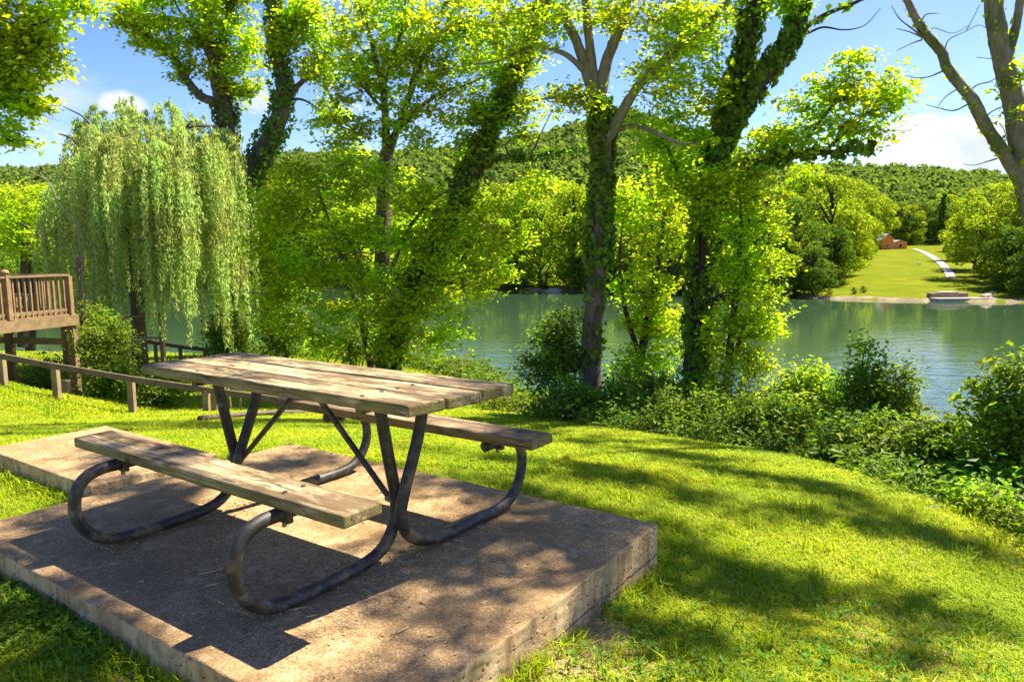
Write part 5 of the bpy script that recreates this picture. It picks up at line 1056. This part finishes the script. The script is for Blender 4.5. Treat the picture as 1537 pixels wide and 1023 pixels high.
# stone landing at the far shore
lq = farground(1437, 449, 70, 120); ld = empty("stone_landing", lq, "low brown stone and timber landing on the far shore below the meadow", "landing"); kl = PXM(lq[1])
STN = flat("landing_stone", (.24, .17, .115), .9, .1, .4, 1.2); STP = flat("pale_landing_slab", (.34, .28, .21), .9, .1, .2, .8)
for (nm, a, b, y0, y1, z0, z1, mt_) in (("upper_wall", -29, 26, 1.2, 2.4, -.3, .62, STN), ("cap_slab", -16, 12, 1.25, 2.8, .625, .75, STP), ("lower_slab", -34, 56, -.6, 1.19, -.8, .12, STP)):
    mb = MB(); box(mb, (a * kl, y0, z0), (b * kl, y1, z1)); bevel_obj(mb.build(nm, mt_, ld, off=(0, 0, 0)), .05)
def rock(px, py, s, label, seed):
    q = farground(px, py, 70, 140); g = np.random.default_rng(seed); bm = bmesh.new(); bmesh.ops.create_icosphere(bm, subdivisions=2, radius=1)
    for v in bm.verts: v.co *= 1 + .25 * math.sin(v.co.x * 3 + seed) * math.cos(v.co.y * 4 + seed) + g.normal(0, .05)
    for v in bm.verts: v.co = Vector((v.co.x * s * 1.4, v.co.y * s, v.co.z * s * .7))
    me = bpy.data.meshes.new("shore_rock"); bm.to_mesh(me); bm.free(); me.materials.append(STP); o = link(bpy.data.objects.new("shore_rock", me)); o.location = q; tag(o, label, "rock")
rock(1407, 446, .55, "pale rock at the left end of the stone landing", 3); rock(1482, 446, .6, "pale rock just right of the stone landing", 4); rock(832, 438, .9, "reddish pale rock at the waterline seen left of the reddish brown trunk", 5); rock(1489, 440, .35, "small pale rock in the grass right of the landing", 6); rock(1380, 396, .3, "small pale stone lying in the middle of the meadow", 7)

# forest on the hills, one mass
g = np.random.default_rng(99); X, Y, Rr = [], [], []
for yd in np.concatenate([np.arange(190, 330, 5.0), np.arange(330, 566, 6.2)]):
    w = yd * .78; x = np.arange(-w, w, 5.2); x = x + g.normal(0, 1.9, len(x)); y = yd + g.normal(0, 2.2, len(x)); pxx = 768 + x / y * F
    ok = ~((pxx > 1285) & (pxx < 1445) & (y < 252)) & (y > shore(x) + 60); X.append(x[ok]); Y.append(y[ok])
X = np.concatenate(X); Y = np.concatenate(Y); Z = zfar(X, Y); nC = len(X); Rr = g.uniform(2.0, 3.9, nC) * (1 + .35 * (g.random(nC) < .12)); nL = 34
dr = unit(g.normal(0, 1, (nC, nL, 3)) + np.array([0, -.25, .45])); C = np.stack([X, Y, Z + Rr * 1.0], 1)[:, None] + dr * (Rr[:, None] * g.uniform(.75, 1.05, (nC, nL)))[..., None] * np.array([1, 1, 1.05])
mb = MB(); nn = dr.reshape(-1, 3) + g.normal(0, .35, (nC * nL, 3)); sz = np.repeat(Rr, nL) * g.uniform(.5, .85, nC * nL)
leaves(mb, C.reshape(-1, 3), g.normal(0, 1, (nC * nL, 3)), nn, sz, sz * .85, .12)
tag(mb.build("hill_forest", LM['hill']), "dense green forest covering the hills beyond the lake", "forest", kind='stuff')
print("hill crowns", nC)

# ------------------------------------------------------------------ light and sky
SUN_DIR = np.array([.566, .336, 1.0]); SUN_DIR /= np.linalg.norm(SUN_DIR)
EL = math.asin(SUN_DIR[2]); AZ = math.atan2(SUN_DIR[0], SUN_DIR[1])
sd = bpy.data.lights.new("sun", 'SUN'); sd.energy = 5.0; sd.angle = rad(.55); sd.color = (1, .91, .77)
so = link(bpy.data.objects.new("sun", sd)); so.rotation_euler = Vector(-SUN_DIR).to_track_quat('-Z', 'Y').to_euler(); so.location = (0, 0, 30)
wd_ = bpy.data.worlds.new("World"); scene.world = wd_; wd_.use_nodes = True; nt = wd_.node_tree; nt.nodes.clear(); k = NT(nt)
wo = k.n("ShaderNodeOutputWorld"); bg = k.n("ShaderNodeBackground"); bg.inputs[1].default_value = .070
sky = k.n("ShaderNodeTexSky"); sky.sky_type = 'NISHITA'; sky.sun_disc = False; sky.sun_elevation = EL; sky.sun_rotation = AZ; sky.air_density = 1.0; sky.dust_density = .3; sky.ozone_density = 2.5
dirv = k.coord("Generated")
hs = k.n("ShaderNodeHueSaturation"); hs.inputs["Saturation"].default_value = 1.28; hs.inputs["Hue"].default_value = .522; hs.inputs["Value"].default_value = 1.0; k.l(sky.outputs[0], hs.inputs["Color"])
def cloud(px, py, rx, ry, amp, soft=.5, seed=0.0):
    c = W(px, py, 1.0) - np.array([0, 0, H]); c /= np.linalg.norm(c); right = unit(np.cross(c, np.array([0, 0, 1.]))); up = np.cross(right, c)
    s1 = k.n("ShaderNodeVectorMath", operation='DOT_PRODUCT'); k.l(dirv, s1.inputs[0]); s1.inputs[1].default_value = tuple(right * F / rx)
    s2 = k.n("ShaderNodeVectorMath", operation='DOT_PRODUCT'); k.l(dirv, s2.inputs[0]); s2.inputs[1].default_value = tuple(up * F / ry)
    fw = k.n("ShaderNodeVectorMath", operation='DOT_PRODUCT'); k.l(dirv, fw.inputs[0]); fw.inputs[1].default_value = tuple(c)
    e = k.math('SQRT', k.math('ADD', k.math('POWER', k.math('ABSOLUTE', s1.outputs["Value"]), 2), k.math('POWER', k.math('ABSOLUTE', s2.outputs["Value"]), 2)))
    nz = k.noise(k.mapping(dirv, (1, 1, 1.6), (seed, seed * .7, 0)), 17, 6, .62); n2 = k.noise(k.mapping(dirv, (1, 1, 1.6), (seed, 1, 0)), 6, 3, .5)
    e = k.math('ADD', e, k.math('ADD', k.math('MULTIPLY', k.math('SUBTRACT', nz, .5), -amp), k.math('MULTIPLY', k.math('SUBTRACT', n2, .5), -amp)))
    mr = k.n("ShaderNodeMapRange"); mr.interpolation_type = 'SMOOTHSTEP'; mr.inputs[1].default_value = 1.0; mr.inputs[2].default_value = 1.0 - soft; k.l(e, mr.inputs[0])
    return k.math('MULTIPLY', mr.outputs[0], k.math('GREATER_THAN', fw.outputs["Value"], 0.0))
masks = [cloud(1440, 226, 150, 44, 1.1, .35), cloud(1370, 205, 60, 26, .9, .3, 2.0), cloud(1560, 225, 90, 40, 1.0, .35, 4.0), cloud(182, 156, 36, 20, 1.1, .6, 3.0), k.math('MULTIPLY', cloud(390, 150, 60, 30, 1.3, 1.0, 5.0), .7), k.math('MULTIPLY', cloud(75, 140, 80, 40, 1.3, 1.1, 6.0), .6),
         k.math('MULTIPLY', cloud(1390, 40, 330, 170, 1.2, 1.2, 1.0), .12), k.math('MULTIPLY', cloud(1250, 240, 420, 70, .8, 1.1, 8.0), .12), k.math('MULTIPLY', cloud(700, 180, 400, 60, 1.2, 1.1, 7.0), .15), cloud(-900, 100, 500, 120, 1.5, .7, 9.0), cloud(2600, 60, 500, 160, 1.5, .7, 10.0)]
tot = masks[0]
for q in masks[1:]: tot = k.math('MAXIMUM', tot, q)
cl_t = k.noise(k.mapping(dirv, (1, 1, 2)), 14, 5, .6); ccol = k.ramp(cl_t, [(.3, (3.4, 3.8, 4.6)), (.6, (4.5, 4.65, 4.9))])
fin = k.mix(tot, hs.outputs[0], ccol); k.l(fin, bg.inputs[0]); k.l(bg.outputs[0], wo.inputs[0])
scene.view_settings.view_transform = 'Standard'; scene.view_settings.look = 'None'; scene.view_settings.exposure = 1.8; scene.view_settings.gamma = 1
scene.render.engine = 'CYCLES'; cy = scene.cycles; cy.max_bounces = 6; cy.diffuse_bounces = 4; cy.glossy_bounces = 3; cy.transmission_bounces = 4; cy.transparent_max_bounces = 4; cy.use_denoising = True; cy.caustics_reflective = False; cy.caustics_refractive = False
